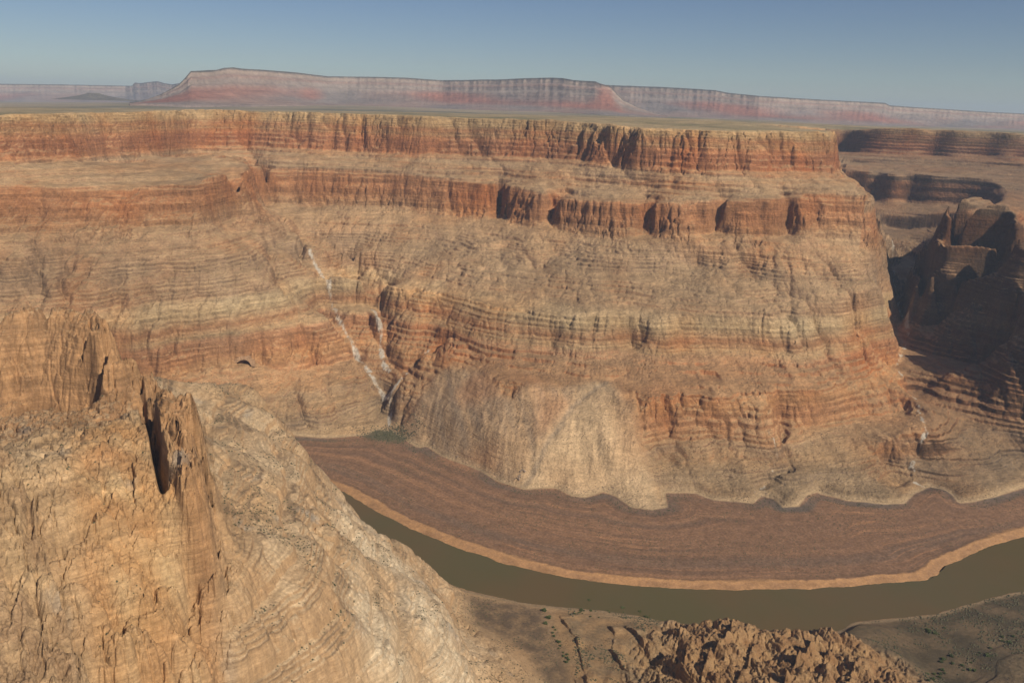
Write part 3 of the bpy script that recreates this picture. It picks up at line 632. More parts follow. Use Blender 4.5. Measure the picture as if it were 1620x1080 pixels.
cw = np.concatenate([np.zeros((len(ca_), 1)), np.cumsum(w, 1)], 1); cw /= cw[:, -1:]
Rq = np.stack([np.interp(np.linspace(0, 1, NR), cw[i], rc) for i in range(len(ca_))])
Rq = np.exp(sm(np.log(Rq), 2))
f = np.interp(AZ, ca_, np.arange(len(ca_))); i0 = np.minimum(f.astype(int), len(ca_)-2); fr = (f-i0)[:, None]
RR = Rq[i0]*(1-fr)+Rq[i0+1]*fr
X = (np.sin(AZ)[:, None]*RR).astype(np.float32); Y = (np.cos(AZ)[:, None]*RR).astype(np.float32)
Z = terrain(X, Y)
print('terrain', round(time.time()-T0, 1))
def normals_z(X, Y, Z):
    ax, ay, az_ = np.gradient(X, axis=0), np.gradient(Y, axis=0), np.gradient(Z, axis=0)
    bx, by, bz = np.gradient(X, axis=1), np.gradient(Y, axis=1), np.gradient(Z, axis=1)
    nx = ay*bz-az_*by; ny = az_*bx-ax*bz; nz = ax*by-ay*bx
    return np.abs(nz)/np.sqrt(nx*nx+ny*ny+nz*nz+1e-9)
NZ = normals_z(X, Y, Z)
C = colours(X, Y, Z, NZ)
print('colours', round(time.time()-T0, 1))

# ------------------------------------------------------------------ materials
def newmat(name):
    m = bpy.data.materials.new(name); m.use_nodes = True; nt = m.node_tree
    return m, nt, nt.nodes, nt.links, nt.nodes['Principled BSDF']
def rock_material(name, fine, rough=.95, bump=.6, dots=0.0, strata=True, contrast=1.0):  # fine: size in metres of the smallest grain
    m, nt, N, L, bs = newmat(name)
    at = N.new('ShaderNodeAttribute'); at.attribute_name = 'rock'
    geo = N.new('ShaderNodeNewGeometry')
    def noise(scale, det=6, rough_=.6, sc=(1, 1, 1)):
        mp = N.new('ShaderNodeMapping'); mp.inputs['Scale'].default_value = sc; L.new(geo.outputs['Position'], mp.inputs[0])
        n = N.new('ShaderNodeTexNoise'); n.inputs['Scale'].default_value = scale; n.inputs['Detail'].default_value = det; n.inputs['Roughness'].default_value = rough_
        L.new(mp.outputs[0], n.inputs['Vector']); return n
    def rng_(src, a, b, c, d):
        r = N.new('ShaderNodeMapRange'); r.inputs[1].default_value = a; r.inputs[2].default_value = b; r.inputs[3].default_value = c; r.inputs[4].default_value = d; L.new(src, r.inputs[0]); return r.outputs[0]
    def mul(a, b):
        r = N.new('ShaderNodeMath'); r.operation = 'MULTIPLY'; L.new(a, r.inputs[0])
        if isinstance(b, (int, float)): r.inputs[1].default_value = b
        else: L.new(b, r.inputs[1])
        return r.outputs[0]
    n1 = noise(1/(fine*6)); n2 = noise(1/fine, 4)
    f = mul(rng_(n1.outputs[0], .25, .75, 1-.22*contrast, 1+.22*contrast), rng_(n2.outputs[0], .25, .75, 1-.25*contrast, 1+.25*contrast))
    if strata:
        n3 = noise(1/(fine*1.6), 5, .6, (.06, .06, 1.0))
        f = mul(f, rng_(n3.outputs[0], .3, .7, .84, 1.14))
    if dots:
        vo = N.new('ShaderNodeTexVoronoi'); vo.inputs['Scale'].default_value = 1/dots; L.new(geo.outputs['Position'], vo.inputs['Vector'])
        nm = noise(1/90, 2)
        th = rng_(nm.outputs[0], .42, .62, .03, .24)
        lt = N.new('ShaderNodeMath'); lt.operation = 'LESS_THAN'; L.new(vo.outputs['Distance'], lt.inputs[0]); L.new(th, lt.inputs[1])
        nrm = N.new('ShaderNodeSeparateXYZ'); L.new(geo.outputs['True Normal'], nrm.inputs[0])
        fl = rng_(nrm.outputs[2], .6, .8, 0, 1)
        dm = mul(lt.outputs[0], fl)
        f = mul(f, rng_(dm, 0, 1, 1, .42))
    vm = N.new('ShaderNodeVectorMath'); vm.operation = 'SCALE'; L.new(at.outputs['Color'], vm.inputs[0]); L.new(f, vm.inputs['Scale'])
    L.new(vm.outputs[0], bs.inputs['Base Color'])
    bs.inputs['Roughness'].default_value = rough; bs.inputs['Specular IOR Level'].default_value = .15
    nb = noise(1/(fine*2.5), 8, .68)
    bp = N.new('ShaderNodeBump'); bp.inputs['Strength'].default_value = bump; bp.inputs['Distance'].default_value = fine*2.2
    L.new(nb.outputs[0], bp.inputs['Height']); 
    if strata:
        ns = noise(1/(fine*1.6), 4, .6, (.05, .05, 1.0))
        b2 = N.new('ShaderNodeBump'); b2.inputs['Strength'].default_value = bump*.8; b2.inputs['Distance'].default_value = fine*1.5
        L.new(ns.outputs[0], b2.inputs['Height']); L.new(bp.outputs[0], b2.inputs['Normal']); L.new(b2.outputs[0], bs.inputs['Normal'])
    else: L.new(bp.outputs[0], bs.inputs['Normal'])
    return m
MAT = dict(far=rock_material('banded_canyon_rock', 6, bump=.9, dots=9), near=rock_material('weathered_limestone', 1.1, bump=.7, dots=5), flat=rock_material('red_brown_silt', 5, bump=.25, dots=0, strata=False, contrast=1.0), plat=rock_material('plateau_soil', 14, bump=.3, dots=22, strata=False), mesa=rock_material('mesa_rock', 45, bump=.5, strata=True))

def grid_mesh(name, X, Y, Z, C, mask, mat, smooth=True):
    """one mesh from the quads of the grid picked by mask"""
    na, nr = X.shape
    ii, jj = np.nonzero(mask)
    v = ii*nr+jj
    quads = np.stack([v, v+nr, v+nr+1, v+1], 1)      # faces up
    used = np.zeros(na*nr, bool); used[quads.ravel()] = True
    remap = np.cumsum(used)-1
    co = np.stack([X.ravel()[used], Y.ravel()[used], Z.ravel()[used]], 1).astype(np.float32)
    q = remap[quads].astype(np.int32)
    # winding so that normals point up
    me = bpy.data.meshes.new(name)
    me.vertices.add(len(co)); me.vertices.foreach_set('co', co.ravel())
    a, b, c3 = co[q[:1000, 0]], co[q[:1000, 1]], co[q[:1000, 2]]
    if len(q) and np.mean(np.cross(b-a, c3-b)[:, 2]) < 0: q = q[:, ::-1].copy()
    me.loops.add(q.size); me.loops.foreach_set('vertex_index', q.ravel())
    me.polygons.add(len(q)); me.polygons.foreach_set('loop_start', np.arange(0, q.size, 4, dtype=np.int32))
    me.update(calc_edges=True)
    if smooth: me.polygons.foreach_set('use_smooth', np.ones(len(q), bool))
    at = me.attributes.new('rock', 'FLOAT_COLOR', 'POINT')
    col = np.ones((len(co), 4), np.float32); col[:, :3] = C.reshape(-1, 3)[used]
    at.data.foreach_set('color', col.ravel())
    me.materials.append(mat)
    o = bpy.data.objects.new(name, me); COL.objects.link(o)
    return o
def tag(o, label, kind=None, cat=None, group=None):
    o['label'] = label
    if kind: o['kind'] = kind
    if cat: o['category'] = cat
    if group: o['group'] = group
    return o

xq = X[:-1, :-1]; yq = Y[:-1, :-1]; zq = Z[:-1, :-1]
isfar = sample(DF, xq, yq) > -45
dnq = sample(DN, xq, yq)
isnear = dnq > sample(DF, xq, yq)
dtq = sample(DT, xq, yq)
flood = ~isnear&(dtq < 0)
platq = ~isnear&(sample(DR, xq, yq) > 12)
sideq = ~isnear&~flood&~platq&(sample(SIDE, xq, yq) > .5)
wallq = ~isnear&~flood&~platq&~sideq
cragq = isnear&((sample(M_CRAG, xq, yq) > .5))
bankq = isnear&~cragq&((sample(M_WASH, xq, yq) > .5)|(sample(M_SLAB, xq, yq) > .5)|(xq > 480)|((dnq < 60)&(sample(BG, xq, yq) < 14)))
promq = isnear&~cragq&~bankq
tag(grid_mesh('floodplain', X, Y, Z, C, flood, MAT['flat']), 'flat red brown silt terrace on the inside of the river bend', 'structure', 'floodplain')
tag(grid_mesh('canyon_wall', X, Y, Z, C, wallq, MAT['far']), 'broad banded red and tan canyon wall rising behind the flat river terrace', 'structure', 'canyon wall')
tag(grid_mesh('side_canyon', X, Y, Z, C, sideq, MAT['far']), 'greyer shadowed slopes of the side canyon at the right edge', 'structure', 'canyon')
tag(grid_mesh('plateau', X, Y, Z, C, platq, MAT['plat']), 'olive and tan plateau top just behind the canyon rim', 'structure', 'plateau')
tag(grid_mesh('promontory', X, Y, Z, C, promq, MAT['near']), 'near pale limestone promontory with orange cliffs at lower left', 'structure', 'cliff')
tag(grid_mesh('rock_outcrop', X, Y, Z, C, cragq, MAT['near']), 'rugged orange brown crag with deep clefts below the river', 'structure', 'rock')
tag(grid_mesh('riverbank', X, Y, Z, C, bankq, MAT['near']), 'near river bank with dry wash, tilted slabs and dark silt', 'structure', 'riverbank')
print('meshes', round(time.time()-T0, 1))

def brow():
    """the vaulted rock roof over the alcove"""
    rnd = random.Random(9); n, m_ = 26, 7; V, Fc, idx = [], [], {}
    P0 = lambda a, q, z: (AU[0]*(AR+q)+AU[1]*a, AU[1]*(AR+q)-AU[0]*a, z)
    for ring, (ra, rz) in enumerate(((27, 21), (44, 34))):
        for i in range(n+1):
            t = math.pi*i/n; a = -ra*math.cos(t); zz = AZ0-2+rz*math.sin(t)
            for j in range(m_+1):
                f_ = j/m_; q = (-5+(zz-AZ0)*.85)*(1-f_)+52*f_
                idx[ring, i, j] = len(V); w_ = .6+1.6*ring; V.append(P0(a+rnd.uniform(-w_, w_), q+rnd.uniform(-w_, w_), zz+rnd.uniform(-w_, w_)-(6*ring*(1-f_))))
    for i in range(n):
        for j in range(m_):
            Fc.append((idx[0, i, j], idx[0, i, j+1], idx[0, i+1, j+1], idx[0, i+1, j])); Fc.append((idx[1, i, j], idx[1, i+1, j], idx[1, i+1, j+1], idx[1, i, j+1]))
        Fc.append((idx[0, i, 0], idx[0, i+1, 0], idx[1, i+1, 0], idx[1, i, 0]))
    me = bpy.data.meshes.new('rock_arch'); me.from_pydata(V, [], Fc); me.update()
    at = me.attributes.new('rock', 'FLOAT_COLOR', 'POINT')
    for d in at.data: d.color = (.375, .225, .125, 1)
    me.materials.append(MAT['far']); o = bpy.data.objects.new('rock_arch', me); COL.objects.link(o)
    tag(o, 'arched rock brow over the small alcove left of the white streambed', 'structure', 'rock')
brow()
# ------------------------------------------------------------------ river
def river():
    m, nt, N, L, bs = newmat('river_water')
    geo = N.new('ShaderNodeNewGeometry')
    n = N.new('ShaderNodeTexNoise'); n.inputs['Scale'].default_value = .004; n.inputs['Detail'].default_value = 3; L.new(geo.outputs['Position'], n.inputs['Vector'])
    r = N.new('ShaderNodeValToRGB'); r.color_ramp.elements[0].position = .35; r.color_ramp.elements[1].position = .65
    r.color_ramp.elements[0].color = (.100,.082,.032,1); r.color_ramp.elements[1].color = (.118,.080,.032,1)
    L.new(n.outputs[0], r.inputs[0]); L.new(r.outputs[0], bs.inputs['Base Color'])
    bs.inputs['Roughness'].default_value = .28; bs.inputs['IOR'].default_value = 1.33; bs.inputs['Specular IOR Level'].default_value = .35
    n2 = N.new('ShaderNodeTexNoise'); n2.inputs['Scale'].default_value = .25; n2.inputs['Detail'].default_value = 5; L.new(geo.outputs['Position'], n2.inputs['Vector'])
    b = N.new('ShaderNodeBump'); b.inputs['Strength'].default_value = .12; b.inputs['Distance'].default_value = .5; L.new(n2.outputs[0], b.inputs['Height']); L.new(b.outputs[0], bs.inputs['Normal'])
    me = bpy.data.meshes.new('river')
    A = densify(BANKF, 60); B = densify(BANKN, 60)
    n_ = 160
    def res(P_):
        d = np.concatenate([[0], np.cumsum(np.hypot(*np.diff(P_[:, :2], axis=0).T))]); u = np.linspace(0, d[-1], n_)
        return np.stack([np.interp(u, d, P_[:, k]) for k in range(2)], 1)
    A, B = res(A), res(B)
    d = A-B; d /= np.hypot(d[:, 0], d[:, 1])[:, None]; A2 = A+d*45; B2 = B-d*45
    vs_ = []; fs = []
    for i in range(n_):
        for k in range(5):
            t = k/4; p = A2[i]*(1-t)+B2[i]*t; vs_.append((p[0], p[1], 0))
    for i in range(n_-1):
        for k in range(4):
            a = i*5+k; fs.append((a, a+1, a+6, a+5))
    me.from_pydata(vs_, [], fs); me.update()
    me.materials.append(m)
    if me.polygons[0].normal.z < 0: me.flip_normals()
    o = bpy.data.objects.new('river', me); COL.objects.link(o)
    tag(o, 'muddy green brown river curving past the flat terrace', 'structure', 'river')
river()

# ------------------------------------------------------------------ far plain and mesas
def crest(pts, px): return np.interp(px, [p[0] for p in pts], [p[1] for p in pts])
def az_of(px, row=165): 
    x, y, w = ray(px, row); return np.arctan2(x, y)
pxs = np.arange(-700, 2400, 2.0); azs = az_of(pxs)
def z_at(px, row, r):
    x, y, w = ray(px, row); return H+w*r/np.hypot(x, y)
BASE = [(-700,166),(0,164),(230,163),(300,166),(420,166),(560,167),(700,171),(850,176),(950,180),(1050,184),(1200,190),(1330,197),(1500,202),(1620,207),(1950,216),(2400,230)]
def far_plain():
    rs = 8500*(34000/8500.)**np.linspace(0, 1, 240)
    px = np.arange(-700, 2400, 5.0); a = az_of(px)
    r2, a2 = np.meshgrid(rs, a); X = np.sin(a2)*r2; Y = np.cos(a2)*r2
    zb = z_at(px, crest(BASE, px), 15000.)[:, None]
    z0 = np.interp(a, az_of(np.array([-350, 0, 300, 600, 900, 1150, 1300, 1450, 1620, 1950.])), [1040, 1048, 1060, 1085, 1095, 1098, 1085, 1072, 1066, 1058])[:, None]
    t = ss(r2, 8500, 14500); Z = z0*(1-t)+zb*t-4-.0000*r2
    Z = Z+t*10*gn(X, Y, 2500, seed=110)+(1-t)*5*gn(X, Y, 600, seed=111)+ss(r2, 8500, 9500)*6*gn(X, Y, 900, seed=112)
    Z = np.where(r2 > 15000, Z-(r2-15000)*.004, Z)
    c = mix(np.broadcast_to(np.array((.30,.235,.15), np.float32), X.shape+(3,)), (.15,.135,.085), np.clip(.35+1.2*gn(X, Y, 2600, 1300, seed=113)+.4*gn(X, Y, 500, seed=114), 0, 1))
    c = mix(c, (.42,.30,.20), np.clip(gn(X, Y, 1800, 700, seed=115)*1.6-.6, 0, .8))
    o = grid_mesh('desert_plain', X, Y, Z, c, np.ones((X.shape[0]-1, X.shape[1]-1), bool), MAT['plat'])
    tag(o, 'hazy desert plain stretching to the foot of the mesas', 'structure', 'plain')
far_plain()
def mesa(name, label, cr, rfun, depth, seed, px0, px1, redz):
    px = np.arange(px0, px1, 1.1); a = az_of(px); rB = np.array([rfun(p) for p in px])
    zb = z_at(px, crest(BASE, px), rB)-8
    rC = rB+depth
    zc_ = z_at(px, crest(cr, px), rC)
    xa = rB*a
    u = np.concatenate([np.linspace(-.12, 1, 150), [1.02, 1.2, 2.2, 3.5, 3.7]])[None]
    XA = xa[:, None]+0*u; UU = u+0*XA
    # spurs and gullies that run down the slope
    spur = (.16*gn(XA+900*0, UU*600, 1700, 2600, seed=seed)+.07*gn(XA+UU*300, UU*500, 560, 1500, seed=seed+1))*(1-.8*ss(UU, .55, .85))+.022*gn(XA, UU*400, 240, 300, seed=seed+2)+.012*(1-2*np.abs(gn(XA, UU*300, 120, 500, seed=seed+3)))
    uq = np.clip(UU+spur*(1-ss(UU, 1.0, 1.1))*ss(UU, -.1, .15), 0, 1)
    prof = np.interp(uq, [0, .3, .55, .74, .80, .86, .9, .955, .985, 1], [0, .09, .24, .42, .56, .62, .78, .84, .985, 1])
    hgt = np.maximum(zc_-zb, 0)[:, None]
    Zm = zb[:, None]+hgt*prof-np.where(UU < 0, 60, 0)
    back_ = np.where(UU > 3.6, 1, 0); Zm = Zm-back_*(hgt+100)
    Zm = Zm+ss(UU, .2, .8)*6*gn(XA, UU*500, 90, 200, seed=seed+4)*(1-ss(UU, .98, 1))
    r2 = rB[:, None]+UU*depth; X = np.sin(a)[:, None]*r2; Y = np.cos(a)[:, None]*r2
    pf = (Zm-zb[:, None])/np.maximum(hgt, 1)
    c = mix(np.broadcast_to(np.array((.20,.165,.145), np.float32), X.shape+(3,)), (.26,.17,.13), np.clip(.5+gn(XA, UU*800, 900, 500, seed=seed+5), 0, 1))
    redm = np.clip(.25+1.5*gn(XA+UU*900, UU*900, 1700, 500, seed=seed+6)+redz(px)[:, None], 0, 1)*ss(pf, .08, .2)*(1-ss(pf, .5, .75)*(1-np.clip(redz(px)[:, None]-.4, 0, 1)))
    c = mix(c, (.29,.115,.075), redm*.9)
    c = mix(c, (.27,.215,.175), ss(pf, .42, .6)*np.clip(1.1-redm*.8-np.clip(redz(px)[:, None]-.6, 0, 1), 0, 1)*(.8+.25*gn(XA+UU*500, UU*700, 420, 500, seed=seed+7)))
    c = mix(c, (.30,.17,.125), np.exp(-((pf-.78)/.05)**2)*.5)
    c = mix(c, (.36,.27,.20), np.exp(-((pf-.9)/.04)**2)*.6); c = mix(c, (.07,.065,.055), ss(pf, .94, .965)*.9)
    c = mix(c, (.11,.095,.07), ss(UU, 1.0, 1.02))
    o = grid_mesh(name, X, Y, Zm, c, np.ones((X.shape[0]-1, X.shape[1]-1), bool), MAT['mesa'])
    tag(o, label, 'structure', 'mesa')
bump = lambda px, c, w: np.exp(-((px-c)/w)**2)
CR_M = [(205,164),(225,160),(255,150),(285,134),(296,123),(305,113),(345,111),(358,108),(372,107),(385,109),(420,111),(470,115),(520,121),(600,122),(640,123),(680,126),(700,127),(730,127),(760,126),(790,126),(830,124),(870,123),(890,124),(905,127),(940,129),(947,132),(965,137),(972,145),(985,158),(1010,170),(1035,179),(1060,184)]
mesa('mesa', 'tall flat topped mesa with pale cliffs and red slopes left of centre', CR_M, lambda p: np.interp(p, [200, 300, 550, 700, 950, 1060], [11500, 11500, 14500, 14500, 12500, 12500]), 1500, 200, 205, 1058, lambda p: .8*bump(p, 495, 22)+.1*bump(p, 300, 40)+1.4*bump(p, 958, 26)+.4*bump(p, 900, 50)-.35)
CR_R = [(900,131),(960,135),(1050,138),(1100,141),(1130,143),(1150,147),(1200,152),(1250,155),(1300,158),(1360,161),(1400,163),(1408,167),(1450,170),(1500,173),(1560,177),(1620,180),(1950,197),(2400,222)]
mesa('mesa', 'long pink mesa escarpment running to the right edge of the horizon', CR_R, lambda p: np.interp(p, [900, 1200, 1620, 2400], [16500, 15500, 19000, 24000]), 1400, 220, 900, 2390, lambda p: .15+.3*bump(p, 1150, 60)+.25*bump(p, 1600, 90))
CR_L = [(-700,131),(0,133),(100,134),(200,136),(211,136),(216,131),(225,132),(240,130),(252,129),(262,132),(275,134),(285,132),(300,136),(330,150),(345,165)]
mesa('mesa', 'low blue hazy mesa line at the far left of the horizon', CR_L, lambda p: np.interp(p, [-700, 200, 340], [27000, 27000, 24000]), 1800, 240, -690, 342, lambda p: 0*p-.3)
def butte():
    n, m_ = 48, 14; cx, cy, cz = None, None, None
    r = 16500.; x, y, w = ray(147, 156); k = r/math.hypot(x, y); cx, cy = x*k, y*k; cz = H+w*k-25
    vs_, fs = [], []
    for j in range(m_):
        t = j/(m_-1); rad = 520*(1-t)**1.5+110*(1-t*.2); zz = cz+105*t
        for i in range(n):
            a = 2*math.pi*i/n; q = 1+.16*math.sin(3*a+1)+.1*math.sin(7*a)+.05*math.sin(13*a+t*3)
            vs_.append((cx+rad*q*math.cos(a), cy+rad*q*math.sin(a)*.7, zz+6*math.sin(5*a)*t))
    vs_.append((cx, cy, cz+112))
    for j in range(m_-1):
        for i in range(n): a = j*n+i; b = j*n+(i+1)%n; fs.append((a, b, b+n, a+n))
    for i in range(n): fs.append(((m_-1)*n+i, (m_-1)*n+(i+1)%n, m_*n))
    me = bpy.data.meshes.new('butte'); me.from_pydata(vs_, [], fs); me.update()
    at = me.attributes.new('rock', 'FLOAT_COLOR', 'POINT')
    for d in at.data: d.color = (.13,.115,.095,1)
    me.materials.append(MAT['mesa']); o = bpy.data.objects.new('butte', me); COL.objects.link(o)
    tag(o, 'small dark butte alone on the plain at far left', 'structure', 'butte')
butte()

# ------------------------------------------------------------------ plants and boulders
def blob(rnd, rx, rz, seg=7, rings=4, jag=.3, z0=0.0):
    v, f = [], []
    for j in range(rings+1):
        ph = math.pi*j/rings
        for i in range(seg):
            a = 2*math.pi*(i+.5*(j % 2))/seg; q = 1+rnd.uniform(-jag, jag)
            v.append((rx*q*math.sin(ph)*math.cos(a), rx*q*math.sin(ph)*math.sin(a), z0+rz*(1-math.cos(ph))*q*.9))
    for j in range(rings):
        for i in range(seg):
            a = j*seg+i; b = j*seg+(i+1) % seg; f.append((a, b, b+seg, a+seg))
    return v, f
def leafy(name, seed, R_, Hh, n):
    """crown of many small leaf clumps spread through the volume"""
    rnd = random.Random(seed); V, Fc = [], []
    for k in range(n):
        a = rnd.uniform(0, 6.283); q = rnd.random()**.6; t = rnd.random()
        rad = R_*q*(1-.55*abs(t-.45)*1.6)*(1+.3*math.sin(3*a+seed)); cx, cy, cz = rad*math.cos(a), rad*math.sin(a), Hh*(.12+.85*t)
        for m_ in range(3):
            s_1 = rnd.uniform(.35, .75)*R_*.22; th = rnd.uniform(0, 6.28); el_ = rnd.uniform(-.9, .9)
            d1 = (math.cos(th)*s_1, math.sin(th)*s_1, el_*s_1); d2 = (-math.sin(th)*s_1, math.cos(th)*s_1, rnd.uniform(-.8, .8)*s_1)
            b = len(V)
            ox, oy, oz = (rnd.uniform(-.3, .3)*s_1*3 for _ in range(3))
            for u_, w_ in ((-1, -.6), (1, -.5), (.8, .7), (-.7, .9)):
                V.append((cx+ox+d1[0]*u_+d2[0]*w_, cy+oy+d1[1]*u_+d2[1]*w_, max(.05, cz+oz+d1[2]*u_+d2[2]*w_)))
            Fc.append((b, b+1, b+2, b+3))
    me = bpy.data.meshes.new(name); me.from_pydata(V, [], Fc); me.update(); return me
def stems(name, seed, R_, Hh):
    rnd = random.Random(seed); V, Fc = [], []
    for k in range(5):
        a = rnd.uniform(0, 6.28); top = (R_*.5*math.cos(a), R_*.5*math.sin(a), Hh*.75); r0, r1 = R_*.05, R_*.018; b = len(V)
        for t in range(4):
            u = t/3; c = (top[0]*u**1.4, top[1]*u**1.4, -0.3+(top[2]+.3)*u); rr = r0+(r1-r0)*u
            for i in range(5): q = i*1.2566; V.append((c[0]+rr*math.cos(q), c[1]+rr*math.sin(q), c[2]))
        for t in range(3):
            for i in range(5): p = b+t*5+i; q = b+t*5+(i+1) % 5; Fc.append((p, q, q+5, p+5))
    me = bpy.data.meshes.new(name); me.from_pydata(V, [], Fc); me.update(); return me
def simple(name, col, col2, sc, rough=.9):
    m, nt, N, L, bs = newmat(name)
    geo = N.new('ShaderNodeNewGeometry'); n = N.new('ShaderNodeTexNoise'); n.inputs['Scale'].default_value = sc; n.inputs['Detail'].default_value = 4
    L.new(geo.outputs['Position'], n.inputs['Vector']); r = N.new('ShaderNodeValToRGB')
    r.color_ramp.elements[0].position = .35; r.color_ramp.elements[1].position = .65
    r.color_ramp.elements[0].color = (*col, 1); r.color_ramp.elements[1].color = (*col2, 1)
    L.new(n.outputs[0], r.inputs[0]); L.new(r.outputs[0], bs.inputs['Base Color']); bs.inputs['Roughness'].default_value = rough; bs.inputs['Specular IOR Level'].default_value = .1
    return m
MG = simple('tamarisk_foliage', (.055,.075,.025), (.11,.12,.045), .35); MB_ = simple('grey_bark', (.12,.09,.06), (.18,.14,.10), 1.0)
MS = simple('desert_scrub', (.06,.06,.032), (.12,.105,.06), .08); MR = simple('boulder_stone', (.20,.15,.11), (.36,.27,.19), .3)
def gz(x, y): return float(terrain(np.array([[x]], np.float32), np.array([[y]], np.float32))[0, 0])
def ground(px, row, z=8.0):
    for _ in range(12):
        x, y, w = ray(px, row); k = (z-H)/w; X_, Y_ = x*k, y*k; z = z+.6*(gz(X_, Y_)-z)
    return X_, Y_, gz(X_, Y_)
SHR = []
for i_ in range(3):
    SHR.append((leafy('shrub_crown', 40+i_, 4.2+.5*i_, 4.6, 230), stems('shrub_stems', 50+i_, 4.2, 4.6)))
    SHR[-1][0].materials.append(MG); SHR[-1][1].materials.append(MB_)
rs_ = random.Random(3)
def shrub(px, row, size, label, group=None, k=0):
    X_, Y_, Z_ = ground(px, row)
    e = bpy.data.objects.new('shrub', None); COL.objects.link(e); e.location = (X_, Y_, Z_-.2); e.rotation_euler = (0, 0, rs_.uniform(0, 6)); e.scale = (size, size*rs_.uniform(.8, 1.1), size*rs_.uniform(.8, 1.05))
    for nm, me in (('crown', SHR[k % 3][0]), ('stem', SHR[k % 3][1])):
        o = bpy.data.objects.new(nm, me); COL.objects.link(o); o.parent = e
    tag(e, label, None, 'shrub', group)
SOLO = [(861,966,1.5,'tallest dark green shrub at the mouth of the dry wash'),(868,977,1.35,'dark green shrub just below the tallest one at the wash mouth'),(863,986,1.0,'lower green shrub on the edge of the wash, nearest its mouth'),
        (868,951,.8,'small green shrub on the shoreline left of the pale slab'),(932,951,1.3,'bright green shrub at the water edge above the middle slab'),(985,963,1.2,'first green shrub of the pair on the shore left of the crag'),(1012,969,1.3,'second green shrub of the pair on the shore beside the crag')]
for k_, (a_, b_, c_1, l_) in enumerate(SOLO): shrub(a_, b_, c_1, l_, 'shrubs along the near shore', k_)
for k_ in range(26):
    t_ = rs_.random(); px_ = 905+t_*125; row_ = 951+t_*24+rs_.uniform(-1.5, 3)
    shrub(px_, row_, rs_.uniform(.5, .95), 'small green shrub in the thin line along the near shore', 'small shore shrubs', k_)
for k_ in range(14):
    px_, row_ = rs_.choice(((915,969),(928,964),(965,968),(942,976)))
    shrub(px_+rs_.uniform(-9, 9), row_+rs_.uniform(-2.5, 2.5), rs_.uniform(.45, .8), 'low green shrub in a patch on the tilted slab', 'slab shrubs', k_)
for k_ in range(16):
    t_ = rs_.random(); shrub(872+t_*28+rs_.uniform(-5, 5), 990+t_*60, rs_.uniform(.45, .9), 'green shrub at the foot of the scarp beside the dry wash', 'wash side shrubs', k_)
for k_ in range(34):
    px_, row_ = rs_.choice(((1500,1045),(1530,1055),(1482,1068),(1560,1030),(1590,1010),(1480,1000)))
    shrub(px_+rs_.uniform(-16, 16), row_+rs_.uniform(-9, 9), rs_.uniform(.5, 1.2), 'dark green shrub on the shaded flat right of the crag', 'shrubs on the right bank', k_)
# boulders in the debris chute
ROCKS = []
for i_ in range(4):
    v_, f_ = blob(random.Random(70+i_), 1, .75, 8, 5, .22, -.35); me = bpy.data.meshes.new('boulder'); me.from_pydata(v_, [], f_); me.update(); me.materials.append(MR); ROCKS.append(me)
def boulder(px, row, size, label, group):
    X_, Y_, Z_ = ground(px, row, 20)
    o = bpy.data.objects.new('boulder', ROCKS[rs_.randrange(4)]); COL.objects.link(o); o.location = (X_, Y_, Z_); o.rotation_euler = (0, 0, rs_.uniform(0, 6)); o.scale = (size, size*rs_.uniform(.7, 1), size*rs_.uniform(.7, 1)); tag(o, label, None, 'boulder', group)
for k_ in range(16):
    t_ = rs_.random(); boulder(831-t_*13+rs_.uniform(-4, 4), 738+t_*22, rs_.uniform(2.6, 4.2), 'dark boulder in the cluster at the foot of the fan chute', 'boulders in the fan chute')
for k_ in range(44):
    t_ = rs_.random(); q_ = t_*1.0
    px_ = 680+q_*330; row_ = float(np.interp(px_, [680,700,760,790,830,880,905,925,955,978,1000,1015], [703,716,738,756,768,766,778,781,772,779,793,797]))-rs_.uniform(0, 7)
    boulder(px_, row_, rs_.uniform(1.3, 2.4), 'small dark boulder along the lower edge of the pale fan', 'boulders on the fan edge')
for k_ in range(12):
    boulder(1200+rs_.uniform(-9, 14), 783-rs_.uniform(-3, 12), rs_.uniform(1.5, 2.6), 'boulder at the mouth of the small wash right of the fan', 'boulders at the small wash')
